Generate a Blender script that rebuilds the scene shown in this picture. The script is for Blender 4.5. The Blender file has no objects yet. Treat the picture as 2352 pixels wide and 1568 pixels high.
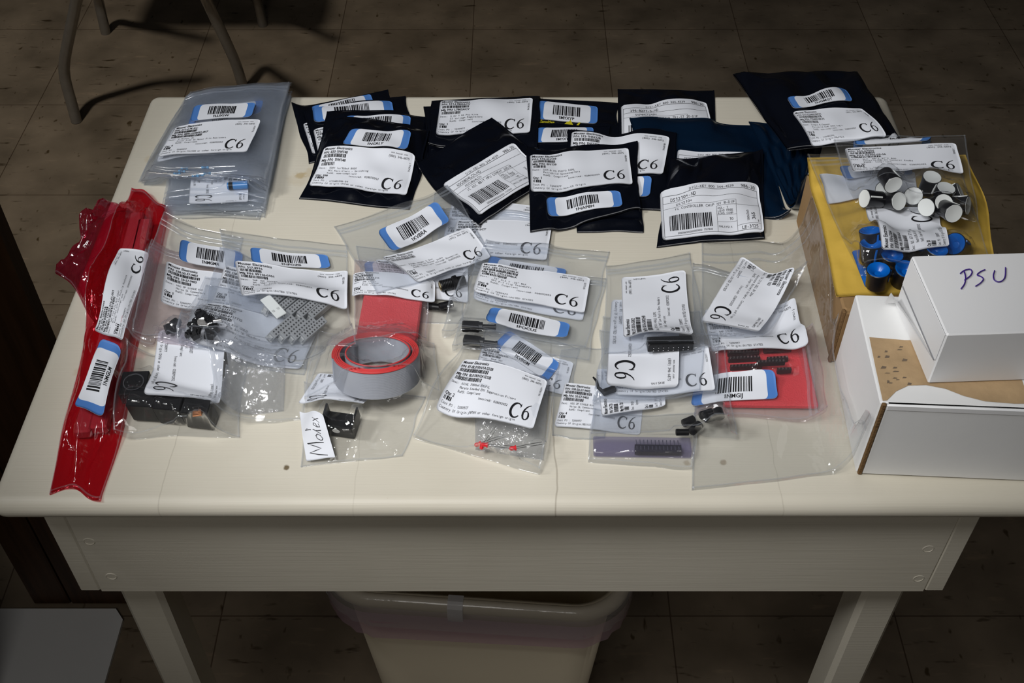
import bpy, math, random
import numpy as np
from mathutils import Vector, Matrix, Euler
C = bpy.context.scene
COL = C.collection
PI = math.pi
# ------------------------------------------------------------------ camera, world, light, exposure
F_PX, PITCH, CAM = 2573.0, math.radians(45.74), np.array([0, 0, 1.35])
cam = bpy.data.objects.new('camera', bpy.data.cameras.new('camera'))
COL.objects.link(cam)
cam.data.sensor_width = 36.0
cam.data.lens = 36.0 * F_PX / 2352.0
cam.location = CAM
cam.rotation_euler = (PI / 2 - PITCH, 0, 0)
cam.data.clip_start = 0.02
C.camera = cam
C.view_settings.view_transform = 'Standard'
C.view_settings.look = 'None'
C.view_settings.exposure = 0.0
C.view_settings.gamma = 1.0
C.view_settings.use_curve_mapping = False
C.cycles.transparent_max_bounces = 64
C.cycles.max_bounces = 8
C.cycles.sample_clamp_indirect = 4.0
w = bpy.data.worlds.new('world'); C.world = w; w.use_nodes = True
bg = w.node_tree.nodes['Background']
bg.inputs[0].default_value = (0.80, 0.86, 1.0, 1); bg.inputs[1].default_value = 0.014


def add_light(name, kind, loc, target, power, size, color, spot=None, blend=0.5):
    d = bpy.data.lights.new(name, kind); d.energy = power; d.color = color
    if kind == 'AREA':
        d.shape = 'DISK'; d.size = size
    else:
        d.shadow_soft_size = size
    if kind == 'SPOT':
        d.spot_size = spot; d.spot_blend = blend
    o = bpy.data.objects.new(name, d); COL.objects.link(o); o.location = loc
    o.rotation_euler = (Vector(target) - Vector(loc)).to_track_quat('-Z', 'Y').to_euler()
    return o


add_light('key_lamp', 'SPOT', (-0.969, 0.362, 1.819), (0.089, 0.973, 0.727), 34, 0.11, (0.975, 0.985, 1.0), 1.01, 0.88)
add_light('soft_lamp', 'SPOT', (-0.206, 0.15, 1.55), (0.04, 0.63, 0.796), 22.5, 0.13, (0.98, 0.98, 0.985), 0.96, 0.75)
add_light('added_front_fill', 'AREA', (-0.35, -0.95, 2.25), (-0.1, 0.5, 0.3), 5.0, 0.7, (1.0, 0.97, 0.93))  # added fill that brightens the apron, bin and white board from the front
add_light('back_lamp', 'SPOT', (-1.169, 0.67, 2.533), (-0.853, 1.988, 0.0), 83, 0.10, (1.0, 0.96, 0.90), 0.862, 0.965)

# ------------------------------------------------------------------ camera geometry used to measure places
_fw = np.array([0, math.cos(PITCH), -math.sin(PITCH)])
_up = np.array([0, math.sin(PITCH), math.cos(PITCH)])
TZ = 0.75                                              # table top height


def ray(px, py):
    return _fw + np.array([1, 0, 0]) * (px - 1176) / F_PX - _up * (py - 784) / F_PX


def P(px, py, z=TZ):
    d = ray(px, py)
    return CAM + d * (z - CAM[2]) / d[2]


# ------------------------------------------------------------------ height field of what lies on the table
GX0, GY0, GS = -0.46, 0.36, 0.002
GNX, GNY = 470, 340
H = np.full((GNX, GNY), TZ)


def gi(x, y):
    return (np.asarray(x) - GX0) / GS, (np.asarray(y) - GY0) / GS


def samp(A, x, y):
    fx, fy = gi(x, y)
    fx = np.clip(fx, 0, GNX - 1.001); fy = np.clip(fy, 0, GNY - 1.001)
    i = fx.astype(int); j = fy.astype(int); a = fx - i; b = fy - j
    return (A[i, j] * (1 - a) + A[i + 1, j] * a) * (1 - b) + (A[i, j + 1] * (1 - a) + A[i + 1, j + 1] * a) * b


def splat(x, y, z):
    fx, fy = gi(x, y)
    i = np.rint(fx).astype(int); j = np.rint(fy).astype(int)
    ok = (i >= 0) & (i < GNX) & (j >= 0) & (j < GNY)
    np.maximum.at(H, (i[ok], j[ok]), np.asarray(z)[ok])


def _box1(A, r, ax):
    n = A.shape[ax]
    B = np.concatenate([np.repeat(np.take(A, [0], ax), r + 1, ax), A, np.repeat(np.take(A, [n - 1], ax), r, ax)], ax)
    Cc = np.cumsum(B, ax)
    hi = np.take(Cc, np.arange(2 * r + 1, 2 * r + 1 + n), ax); lo = np.take(Cc, np.arange(0, n), ax)
    return (hi - lo) / (2 * r + 1)


def blur(A, r):
    for _ in range(2):
        A = _box1(_box1(A, r, 0), r, 1)
    return A


def dil(A, r):
    B = A.copy()
    for ax in (0, 1):
        D = B.copy()
        for k in range(1, r + 1):
            for s in (-k, k):
                D = np.maximum(D, np.roll(B, s, ax))
        B = D
    return B


def drape(A, r):
    D = dil(A, max(1, r // 2))
    return np.maximum(dil(A, 1), blur(D, r))


def hit(px, py, A=None):
    A = H if A is None else A
    zs = np.linspace(0.97, TZ - 0.001, 900)
    d = ray(px, py)
    t = (zs - CAM[2]) / d[2]
    xs = CAM[0] + d[0] * t; ys = CAM[1] + d[1] * t
    h = samp(A, xs, ys)
    k = int(np.argmax(zs <= h)) if (zs <= h).any() else len(zs) - 1
    return np.array([xs[k], ys[k], zs[k]])


# ------------------------------------------------------------------ materials
MATS = {}


def nodes(name):
    m = bpy.data.materials.new(name); m.use_nodes = True
    nt = m.node_tree
    return m, nt, nt.nodes, nt.links, nt.nodes['Principled BSDF']


def pbr(name, col, rough=0.5, metal=0.0, spec=0.5, bump=0.0, bscale=200.0, var=0.0, vscale=30.0, trans=0.0, coat=0.0, stretch=(1, 1, 1), subs=0.0):
    if name in MATS: return MATS[name]
    m, nt, N, L, b = nodes(name)
    b.inputs['Base Color'].default_value = (*col, 1)
    b.inputs['Roughness'].default_value = rough; b.inputs['Metallic'].default_value = metal
    b.inputs['Specular IOR Level'].default_value = spec
    b.inputs['Transmission Weight'].default_value = trans
    b.inputs['Coat Weight'].default_value = coat
    tc = N.new('ShaderNodeTexCoord'); mp = N.new('ShaderNodeMapping'); mp.inputs['Scale'].default_value = stretch
    L.new(tc.outputs['Object'], mp.inputs['Vector'])
    if bump:
        n = N.new('ShaderNodeTexNoise'); n.inputs['Scale'].default_value = bscale; n.inputs['Detail'].default_value = 4
        L.new(mp.outputs[0], n.inputs['Vector'])
        bu = N.new('ShaderNodeBump'); bu.inputs['Strength'].default_value = bump; bu.inputs['Distance'].default_value = 0.002
        L.new(n.outputs['Fac'], bu.inputs['Height']); L.new(bu.outputs[0], b.inputs['Normal'])
    if var:
        n = N.new('ShaderNodeTexNoise'); n.inputs['Scale'].default_value = vscale; n.inputs['Detail'].default_value = 5
        L.new(mp.outputs[0], n.inputs['Vector'])
        r = N.new('ShaderNodeMapRange'); r.inputs[1].default_value = 0.25; r.inputs[2].default_value = 0.75
        r.inputs[3].default_value = 1 - var; r.inputs[4].default_value = 1 + var
        L.new(n.outputs['Fac'], r.inputs[0])
        mx = N.new('ShaderNodeMix'); mx.data_type = 'RGBA'; mx.blend_type = 'MULTIPLY'; mx.inputs[0].default_value = 1
        mx.inputs[6].default_value = (*col, 1); L.new(r.outputs[0], mx.inputs[7]); L.new(mx.outputs[2], b.inputs['Base Color'])
    MATS[name] = m
    return m


def film(name, tint, haze, hazecol, rough=0.10, bump=0.25, bscale=60.0, spec=1.0, back=0.70):
    if name in MATS: return MATS[name]
    m, nt, N, L, b = nodes(name); N.remove(b)
    out = N['Material Output']
    tc = N.new('ShaderNodeTexCoord')
    n1 = N.new('ShaderNodeTexNoise'); n1.inputs['Scale'].default_value = bscale; n1.inputs['Detail'].default_value = 3
    n1.inputs['Distortion'].default_value = 0.8
    L.new(tc.outputs['Object'], n1.inputs['Vector'])
    bu = N.new('ShaderNodeBump'); bu.inputs['Strength'].default_value = bump; bu.inputs['Distance'].default_value = 0.004
    L.new(n1.outputs['Fac'], bu.inputs['Height'])
    tr = N.new('ShaderNodeBsdfTransparent'); tr.inputs[0].default_value = (*tint, 1)
    df = N.new('ShaderNodeBsdfDiffuse'); df.inputs[0].default_value = (*hazecol, 1)
    tl = N.new('ShaderNodeBsdfTranslucent'); tl.inputs[0].default_value = (*hazecol, 1)
    mh = N.new('ShaderNodeMixShader'); mh.inputs[0].default_value = back
    L.new(df.outputs[0], mh.inputs[1]); L.new(tl.outputs[0], mh.inputs[2])
    m1 = N.new('ShaderNodeMixShader'); m1.inputs[0].default_value = haze
    L.new(tr.outputs[0], m1.inputs[1]); L.new(mh.outputs[0], m1.inputs[2])
    gl = N.new('ShaderNodeBsdfGlossy'); gl.inputs['Roughness'].default_value = rough
    L.new(bu.outputs[0], gl.inputs['Normal'])
    fr = N.new('ShaderNodeLayerWeight'); fr.inputs[0].default_value = 0.5; L.new(bu.outputs[0], fr.inputs['Normal'])
    pw = N.new('ShaderNodeMath'); pw.operation = 'POWER'; pw.inputs[1].default_value = 5.0; L.new(fr.outputs['Facing'], pw.inputs[0])
    mu = N.new('ShaderNodeMath'); mu.operation = 'MULTIPLY_ADD'; mu.inputs[1].default_value = 0.5; mu.inputs[2].default_value = 0.045 * spec; mu.use_clamp = True
    L.new(pw.outputs[0], mu.inputs[0])
    m2 = N.new('ShaderNodeMixShader'); L.new(mu.outputs[0], m2.inputs[0]); L.new(m1.outputs[0], m2.inputs[1]); L.new(gl.outputs[0], m2.inputs[2])
    L.new(m2.outputs[0], out.inputs['Surface'])
    MATS[name] = m
    return m


def ramp(N, stops):
    r = N.new('ShaderNodeValToRGB'); e = r.color_ramp.elements
    while len(e) < len(stops): e.new(0.5)
    for k, (p, c) in enumerate(stops):
        e[k].position = p; e[k].color = (*c, 1)
    return r


FILM = film('clear_film', (0.978, 0.984, 0.992), 0.12, (0.90, 0.93, 0.98), spec=1.0, rough=0.08, back=0.92, bump=0.5, bscale=35)
FILM_THIN = film('thin_film', (0.975, 0.98, 0.985), 0.035, (0.86, 0.88, 0.92), rough=0.08, bump=0.6, bscale=28, spec=1.6)
FILM_GLOSS = film('glossy_film', (0.978, 0.982, 0.988), 0.045, (0.88, 0.91, 0.96), rough=0.055, bump=0.8, bscale=30, spec=1.15, back=0.92)
ZIPM = film('zip_strip_plastic', (0.93, 0.945, 0.965), 0.22, (0.80, 0.85, 0.93), rough=0.15, bump=0.1)
SEAM = film('seam_plastic', (0.95, 0.96, 0.975), 0.20, (0.82, 0.86, 0.93), rough=0.12, bump=0.1)
ESD = pbr('dark_shielding_film', (0.0022, 0.0030, 0.0062), 0.20, 0.0, 0.7, bump=0.8, bscale=26)
ESDE = pbr('silver_seal', (0.34, 0.34, 0.35), 0.25, 0.55, bump=0.6, bscale=260)
ESDB = pbr('navy_shielding_film', (0.0016, 0.009, 0.024), 0.20, 0.0, 0.6, bump=0.7, bscale=26)
ESDF = film('dark_translucent_film', (0.10, 0.14, 0.22), 0.12, (0.01, 0.02, 0.05), rough=0.12, bump=0.2)
RED = film('red_film', (0.94, 0.33, 0.39), 0.16, (0.52, 0.015, 0.04), rough=0.10, bump=0.8, bscale=45, spec=2.2)
PINK = film('pink_film', (0.93, 0.34, 0.46), 0.18, (0.62, 0.03, 0.10), rough=0.10, bump=1.0, bscale=45, spec=2.5)
REDCAST = film('red_cast_film', (0.985, 0.95, 0.96), 0.075, (0.90, 0.84, 0.88), rough=0.09, bump=0.6, spec=1.8, bscale=32)  # clear film; red light bounced off neighbours is put into its tint
PAPER = pbr('label_paper', (0.745, 0.765, 0.815), 0.55, 0, 0.3)
BLUE = pbr('sticker_blue', (0.075, 0.205, 0.53), 0.5, 0, 0.3)
AIRBLUE = pbr('airmail_blue', (0.01, 0.13, 0.50), 0.5, 0, 0.3)
INK = pbr('black_ink', (0.012, 0.012, 0.014), 0.6, 0, 0.2)
INKG = pbr('grey_ink', (0.055, 0.055, 0.06), 0.6, 0, 0.2)
YELINK = pbr('yellow_ink', (0.55, 0.48, 0.02), 0.5)
WHITEINK = pbr('white_ink', (0.8, 0.82, 0.85), 0.5)
PEN = pbr('purple_pen', (0.045, 0.012, 0.22), 0.5)
BLACKP = pbr('black_plastic', (0.007, 0.007, 0.008), 0.40, 0, 0.3)
BLACKM = pbr('black_matte', (0.008, 0.008, 0.009), 0.6, 0, 0.15)
METAL = pbr('bright_metal', (0.75, 0.74, 0.72), 0.22, 1.0)
BRASS = pbr('pale_brass', (0.62, 0.50, 0.28), 0.3, 1.0)
COPPER = pbr('copper_tab', (0.55, 0.25, 0.13), 0.35, 0.8)
GREYP = pbr('grey_plastic', (0.30, 0.31, 0.32), 0.5, 0, 0.4)
GREYL = pbr('pale_grey_plastic', (0.42, 0.43, 0.43), 0.5, 0, 0.4)
HOLE = pbr('socket_hole', (0.02, 0.02, 0.022), 0.8)
FOAM = pbr('red_foam', (0.66, 0.065, 0.075), 0.9, 0, 0.1, bump=0.4, bscale=900)
FOAM2 = pbr('pink_red_foam', (0.60, 0.085, 0.095), 0.9, 0, 0.1, bump=0.4, bscale=900)
RIBG = pbr('ribbon_grey', (0.40, 0.42, 0.47), 0.35, 0, 0.5)
RIBR = pbr('ribbon_red', (0.62, 0.045, 0.045), 0.4, 0, 0.5)
BLUECAP = pbr('blue_cap_plastic', (0.0, 0.105, 0.45), 0.3, 0, 0.5)
WHITECAP = pbr('white_cap_plastic', (0.72, 0.74, 0.72), 0.35, 0, 0.5)
KNOBB = pbr('knob_black', (0.008, 0.008, 0.010), 0.30, 0, 0.5)
LEDR = pbr('led_red', (0.75, 0.02, 0.03), 0.25, 0, 0.5)
RESB = pbr('resistor_blue', (0.12, 0.32, 0.55), 0.35)
RESD = pbr('resistor_band', (0.03, 0.05, 0.12), 0.4)
CAPB = pbr('capacitor_sleeve', (0.06, 0.22, 0.52), 0.25)
KRAFT = pbr('yellow_kraft', (0.58, 0.375, 0.06), 0.65, 0, 0.25, bump=1.0, bscale=24, var=0.14, vscale=16)
BROWN = pbr('brown_cardboard', (0.30, 0.185, 0.085), 0.8, 0, 0.2, bump=0.12, bscale=220, var=0.07, vscale=25)
BROWNE = pbr('cardboard_edge', (0.17, 0.10, 0.045), 0.9, 0, 0.1, bump=0.5, bscale=500)
WCARD = pbr('white_card', (0.80, 0.80, 0.79), 0.6, 0, 0.3, bump=0.03, bscale=300, var=0.02, vscale=20)
WCARDB = pbr('glossy_white_card', (0.82, 0.82, 0.82), 0.4, 0, 0.4)
BINP = pbr('bin_plastic', (0.60, 0.52, 0.38), 0.42, 0, 0.4, bump=0.02, bscale=300, var=0.03, vscale=8)
LINER = film('liner_film', (0.985, 0.985, 0.985), 0.22, (0.88, 0.88, 0.90), rough=0.16, bump=0.3, bscale=20, back=0.2)
LINERP = film('pink_liner_film', (0.96, 0.86, 0.92), 0.45, (0.72, 0.50, 0.62), rough=0.2, bump=0.25, bscale=20, back=0.2)
LINERW = film('liner_gather', (0.9, 0.9, 0.93), 0.62, (0.85, 0.85, 0.88), rough=0.2, bump=0.2, bscale=30, back=0.15)
STEEL = pbr('chair_steel', (0.30, 0.28, 0.25), 0.25, 0.55, var=0.08, vscale=60)
SEATP = pbr('chair_seat_plastic', (0.05, 0.035, 0.025), 0.5)
WOOD = pbr('dark_wood', (0.050, 0.024, 0.010), 0.5, 0, 0.3, bump=0.12, bscale=40, var=0.35, vscale=18, stretch=(8, 8, 0.6))
TUBEP = film('mauve_tube', (0.80, 0.79, 0.90), 0.16, (0.48, 0.46, 0.62), rough=0.1, bump=0.05)
BUBBLE = film('bubble_film', (0.97, 0.975, 0.985), 0.20, (0.85, 0.88, 0.93), rough=0.09, bump=0.5, bscale=120, spec=1.8)


def table_paint(name, top):
    m, nt, N, L, b = nodes(name)
    tc = N.new('ShaderNodeTexCoord')
    n = N.new('ShaderNodeTexNoise'); n.inputs['Scale'].default_value = 7; n.inputs['Detail'].default_value = 6
    L.new(tc.outputs['Object'], n.inputs['Vector'])
    r = ramp(N, [(0.3, (0.61, 0.565, 0.46)), (0.7, (0.68, 0.635, 0.53))])
    L.new(n.outputs['Fac'], r.inputs[0])
    col = r.outputs[0]
    # brushed paint grain running along the boards
    mp = N.new('ShaderNodeMapping'); mp.inputs['Scale'].default_value = (14, 900, 500)
    L.new(tc.outputs['Object'], mp.inputs['Vector'])
    g = N.new('ShaderNodeTexNoise'); g.inputs['Scale'].default_value = 1.0; g.inputs['Detail'].default_value = 3
    L.new(mp.outputs[0], g.inputs['Vector'])
    bu = N.new('ShaderNodeBump'); bu.inputs['Strength'].default_value = 0.13; bu.inputs['Distance'].default_value = 0.0012
    L.new(g.outputs['Fac'], bu.inputs['Height']); L.new(bu.outputs[0], b.inputs['Normal'])
    # faint specks
    v = N.new('ShaderNodeTexNoise'); v.inputs['Scale'].default_value = 260; v.inputs['Detail'].default_value = 4
    L.new(tc.outputs['Object'], v.inputs['Vector'])
    vr = ramp(N, [(0.20, (0.70, 0.62, 0.5)), (0.25, (1, 1, 1))]); L.new(v.outputs['Fac'], vr.inputs[0])
    mx = N.new('ShaderNodeMix'); mx.data_type = 'RGBA'; mx.blend_type = 'MULTIPLY'; mx.inputs[0].default_value = 0.8
    L.new(col, mx.inputs[6]); L.new(vr.outputs[0], mx.inputs[7]); col = mx.outputs[2]
    if top:
        sx = N.new('ShaderNodeSeparateXYZ'); L.new(tc.outputs['Object'], sx.inputs[0])
        wob = N.new('ShaderNodeTexNoise'); wob.inputs['Scale'].default_value = 30; L.new(tc.outputs['Object'], wob.inputs['Vector'])
        for (x0, wd, dark) in ((0.029, 0.0009, 0.45), (-0.232, 0.0006, 0.25), (-0.105, 0.0006, 0.15), (0.178, 0.0006, 0.2)):
            a = N.new('ShaderNodeMath'); a.operation = 'MULTIPLY_ADD'; a.inputs[1].default_value = 0.006; a.inputs[2].default_value = -x0 - 0.003
            L.new(wob.outputs['Fac'], a.inputs[0])
            s = N.new('ShaderNodeMath'); s.operation = 'ADD'; L.new(sx.outputs[0], s.inputs[0]); L.new(a.outputs[0], s.inputs[1])
            ab = N.new('ShaderNodeMath'); ab.operation = 'ABSOLUTE'; L.new(s.outputs[0], ab.inputs[0])
            lt = N.new('ShaderNodeMapRange'); lt.inputs[1].default_value = 0; lt.inputs[2].default_value = wd; lt.inputs[3].default_value = dark; lt.inputs[4].default_value = 0
            L.new(ab.outputs[0], lt.inputs[0])
            mm = N.new('ShaderNodeMix'); mm.data_type = 'RGBA'; L.new(lt.outputs[0], mm.inputs[0]); L.new(col, mm.inputs[6])
            mm.inputs[7].default_value = (0.12, 0.08, 0.04, 1); col = mm.outputs[2]
        # round stains
        for (px, py, rr, st, c) in ((690, 403, 0.0055, 0.55, (0.40, 0.27, 0.08)), (686, 412, 0.012, 0.22, (0.50, 0.38, 0.2)), (712, 396, 0.007, 0.3, (0.48, 0.35, 0.15)),
                                    (345, 365, 0.006, 0.25, (0.45, 0.33, 0.15)), (183, 855, 0.0055, 0.35, (0.48, 0.36, 0.2)), (658, 1073, 0.0025, 0.9, (0.12, 0.08, 0.03)),
                                    (1578, 1062, 0.003, 0.5, (0.3, 0.22, 0.12)), (1660, 1062, 0.003, 0.6, (0.25, 0.18, 0.1))):
            q = P(px, py)
            vd = N.new('ShaderNodeVectorMath'); vd.operation = 'DISTANCE'; vd.inputs[1].default_value = (q[0], q[1], TZ)
            L.new(tc.outputs['Object'], vd.inputs[0])
            ad = N.new('ShaderNodeMath'); ad.operation = 'MULTIPLY_ADD'; ad.inputs[1].default_value = rr * 1.2; L.new(v.outputs['Fac'], ad.inputs[0]); L.new(vd.outputs['Value'], ad.inputs[2])
            lt = N.new('ShaderNodeMapRange'); lt.inputs[1].default_value = rr * 1.1; lt.inputs[2].default_value = rr * 1.6; lt.inputs[3].default_value = st; lt.inputs[4].default_value = 0
            L.new(ad.outputs[0], lt.inputs[0])
            mm = N.new('ShaderNodeMix'); mm.data_type = 'RGBA'; L.new(lt.outputs[0], mm.inputs[0]); L.new(col, mm.inputs[6])
            mm.inputs[7].default_value = (*c, 1); col = mm.outputs[2]
    L.new(col, b.inputs['Base Color'])
    b.inputs['Roughness'].default_value = 0.45; b.inputs['Specular IOR Level'].default_value = 0.35
    return m


PAINT_TOP = table_paint('cream_paint_top', True)
PAINT = table_paint('cream_paint', False)


def floor_mat():
    m, nt, N, L, b = nodes('floor_tile')
    tc = N.new('ShaderNodeTexCoord')
    br = N.new('ShaderNodeTexBrick'); br.offset = 0.0; br.inputs['Scale'].default_value = 1.0
    br.inputs['Brick Width'].default_value = 0.305; br.inputs['Row Height'].default_value = 0.305
    br.inputs['Mortar Size'].default_value = 0.0011; br.inputs['Mortar Smooth'].default_value = 0.3
    br.inputs['Color1'].default_value = (0.215, 0.170, 0.118, 1); br.inputs['Color2'].default_value = (0.255, 0.205, 0.145, 1); br.inputs['Mortar'].default_value = (0.10, 0.07, 0.045, 1)
    mp = N.new('ShaderNodeMapping'); mp.inputs['Location'].default_value = (0.09, 0.12, 0)
    L.new(tc.outputs['Object'], mp.inputs['Vector']); L.new(mp.outputs[0], br.inputs['Vector'])
    n1 = N.new('ShaderNodeTexNoise'); n1.inputs['Scale'].default_value = 9; n1.inputs['Detail'].default_value = 7
    L.new(tc.outputs['Object'], n1.inputs['Vector'])
    r1 = ramp(N, [(0.3, (0.66, 0.64, 0.62)), (0.7, (1.25, 1.22, 1.2))]); L.new(n1.outputs['Fac'], r1.inputs[0])
    mx = N.new('ShaderNodeMix'); mx.data_type = 'RGBA'; mx.blend_type = 'MULTIPLY'; mx.inputs[0].default_value = 1
    L.new(br.outputs['Color'], mx.inputs[6]); L.new(r1.outputs[0], mx.inputs[7])
    # streaky chips of the marbled tiles
    mp2 = N.new('ShaderNodeMapping'); mp2.inputs['Scale'].default_value = (16, 60, 1)
    L.new(tc.outputs['Object'], mp2.inputs['Vector'])
    n2 = N.new('ShaderNodeTexNoise'); n2.inputs['Scale'].default_value = 1.0; n2.inputs['Detail'].default_value = 3; n2.inputs['Roughness'].default_value = 0.6
    L.new(mp2.outputs[0], n2.inputs['Vector'])
    r2 = ramp(N, [(0.27, (0.28, 0.24, 0.18)), (0.37, (1, 1, 1)), (0.62, (1, 1, 1)), (0.75, (1.35, 1.3, 1.25))]); L.new(n2.outputs['Fac'], r2.inputs[0])
    mx2 = N.new('ShaderNodeMix'); mx2.data_type = 'RGBA'; mx2.blend_type = 'MULTIPLY'; mx2.inputs[0].default_value = 1
    L.new(mx.outputs[2], mx2.inputs[6]); L.new(r2.outputs[0], mx2.inputs[7])
    mp3 = N.new('ShaderNodeMapping'); mp3.inputs['Scale'].default_value = (70, 34, 1); mp3.inputs['Rotation'].default_value = (0, 0, 0.5)
    L.new(tc.outputs['Object'], mp3.inputs['Vector'])
    n3 = N.new('ShaderNodeTexNoise'); n3.inputs['Scale'].default_value = 1.0; n3.inputs['Detail'].default_value = 2
    L.new(mp3.outputs[0], n3.inputs['Vector'])
    r3 = ramp(N, [(0.25, (0.35, 0.30, 0.2)), (0.33, (1, 1, 1))]); L.new(n3.outputs['Fac'], r3.inputs[0])
    mx3 = N.new('ShaderNodeMix'); mx3.data_type = 'RGBA'; mx3.blend_type = 'MULTIPLY'; mx3.inputs[0].default_value = 1
    L.new(mx2.outputs[2], mx3.inputs[6]); L.new(r3.outputs[0], mx3.inputs[7])
    L.new(mx3.outputs[2], b.inputs['Base Color'])
    b.inputs['Roughness'].default_value = 0.5; b.inputs['Specular IOR Level'].default_value = 0.25
    return m


# ------------------------------------------------------------------ object helpers
def tag(o, label=None, cat=None, group=None, kind=None):
    if label: o['label'] = label
    if cat: o['category'] = cat
    if group: o['group'] = group
    if kind: o['kind'] = kind
    return o


def thing(name, label, cat, loc=(0, 0, 0), group=None, rot=(0, 0, 0)):
    o = bpy.data.objects.new(name, None); COL.objects.link(o); o.empty_display_size = 0.01
    o.location = loc; o.rotation_euler = rot
    return tag(o, label, cat, group)


def part(name, verts, faces, mat, parent=None, smooth=False, label=None, origin=None):
    me = bpy.data.meshes.new(name)
    v = np.asarray(verts, float)
    off = np.zeros(3)
    if parent is not None and origin is None:
        off = np.array(parent['_o']) if '_o' in parent else np.zeros(3)
    me.from_pydata((v - off).tolist() if len(v) else [], [], [list(map(int, f)) for f in faces])
    mats = mat if isinstance(mat, (list, tuple)) else [mat]
    for mm in mats: me.materials.append(mm)
    if smooth: me.polygons.foreach_set('use_smooth', [True] * len(me.polygons))
    me.update()
    o = bpy.data.objects.new(name, me); COL.objects.link(o)
    if parent is not None: o.parent = parent
    if label: o['label'] = label
    return o


class MB:
    """collects shapes in one local frame and builds them as one part"""
    def __init__(s): s.v = []; s.f = []; s.M = Matrix.Identity(4)
    def add(s, vs, fs):
        k = len(s.v)
        s.v += [tuple(s.M @ Vector(p)) for p in vs]; s.f += [tuple(i + k for i in f) for f in fs]
        return s
    def box(s, x0, x1, y0, y1, z0, z1, bev=0.0):
        if bev <= 0:
            vs = [(x, y, z) for z in (z0, z1) for y in (y0, y1) for x in (x0, x1)]
            return s.add(vs, [(0, 2, 3, 1), (4, 5, 7, 6), (0, 1, 5, 4), (2, 6, 7, 3), (0, 4, 6, 2), (1, 3, 7, 5)])
        b = min(bev, (x1 - x0) / 2.01, (y1 - y0) / 2.01, (z1 - z0) / 2.01)
        rings = []
        for (z, i) in ((z0, b), (z0 + b, 0), (z1 - b, 0), (z1, b)):
            a0, a1, c0, c1 = x0 + i, x1 - i, y0 + i, y1 - i
            k = b * 0.9
            rings.append([(a0 + k, c0, z), (a1 - k, c0, z), (a1, c0 + k, z), (a1, c1 - k, z), (a1 - k, c1, z), (a0 + k, c1, z), (a0, c1 - k, z), (a0, c0 + k, z)])
        vs = [p for r in rings for p in r]; fs = [tuple(range(7, -1, -1)), tuple(24 + i for i in range(8))]
        for r in range(3):
            for i in range(8):
                j = (i + 1) % 8; fs.append((r * 8 + i, r * 8 + j, r * 8 + 8 + j, r * 8 + 8 + i))
        return s.add(vs, fs)
    def lathe(s, prof, n=24, cap0=True, cap1=True):
        vs = []; fs = []
        for (r, z) in prof:
            for k in range(n):
                a = 2 * PI * k / n; vs.append((r * math.cos(a), r * math.sin(a), z))
        m = len(prof)
        for i in range(m - 1):
            for k in range(n):
                j = (k + 1) % n; fs.append((i * n + k, i * n + j, i * n + n + j, i * n + n + k))
        if cap0: fs.append(tuple(range(n - 1, -1, -1)))
        if cap1: fs.append(tuple((m - 1) * n + k for k in range(n)))
        return s.add(vs, fs)
    def cyl(s, a, b, r, n=12, r2=None):
        return s.tube([a, b], [r, r if r2 is None else r2], n)
    def tube(s, pts, r, n=10, cap=True):
        pts = [Vector(p) for p in pts]; rs = r if isinstance(r, (list, tuple)) else [r] * len(pts)
        vs = []; fs = []; nrm = None
        for i, p in enumerate(pts):
            t = (pts[min(i + 1, len(pts) - 1)] - pts[max(i - 1, 0)]).normalized()
            if nrm is None:
                nrm = t.orthogonal().normalized()
            else:
                nrm = (nrm - t * nrm.dot(t)).normalized()
            bn = t.cross(nrm)
            for k in range(n):
                a = 2 * PI * k / n; vs.append(tuple(p + (nrm * math.cos(a) + bn * math.sin(a)) * rs[i]))
        for i in range(len(pts) - 1):
            for k in range(n):
                j = (k + 1) % n; fs.append((i * n + k, i * n + j, i * n + n + j, i * n + n + k))
        if cap:
            fs.append(tuple(range(n - 1, -1, -1))); fs.append(tuple((len(pts) - 1) * n + k for k in range(n)))
        return s.add(vs, fs)
    def build(s, name, mat, parent=None, smooth=False, label=None):
        o = part(name, s.v, s.f, mat, parent, smooth, label, origin=0)
        if smooth:
            try: o.data.set_sharp_from_angle(angle=math.radians(38))
            except Exception: pass
        return o


def world_of(o):
    M = o.matrix_basis.copy(); p = o.parent
    while p is not None:
        M = p.matrix_basis @ M; p = p.parent
    return M


def settle(*objs):
    """enter solid things into the height field so that films drape over them"""
    for o in objs:
        lst = [o] + list(o.children_recursive)
        for q in lst:
            if q.type != 'MESH': continue
            M = np.array(world_of(q)); me = q.data
            n = len(me.vertices); co = np.empty(n * 3); me.vertices.foreach_get('co', co); co = co.reshape(-1, 3)
            co = co @ M[:3, :3].T + M[:3, 3]
            me.calc_loop_triangles()
            t = np.empty(len(me.loop_triangles) * 3, int); me.loop_triangles.foreach_get('vertices', t); t = t.reshape(-1, 3)
            rng = np.random.default_rng(1)
            A, B, D = co[t[:, 0]], co[t[:, 1]], co[t[:, 2]]
            area = np.linalg.norm(np.cross(B - A, D - A), axis=1) / 2
            for k in range(len(t)):
                m = int(np.clip(area[k] / 1e-6, 3, 12000))
                u = rng.random((m, 2)); f = u.sum(1) > 1; u[f] = 1 - u[f]
                p = A[k] + u[:, :1] * (B[k] - A[k]) + u[:, 1:] * (D[k] - A[k])
                splat(p[:, 0], p[:, 1], p[:, 2])


# ------------------------------------------------------------------ print: letters, bars and marks in millimetres on a label
GLY = {}


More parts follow.
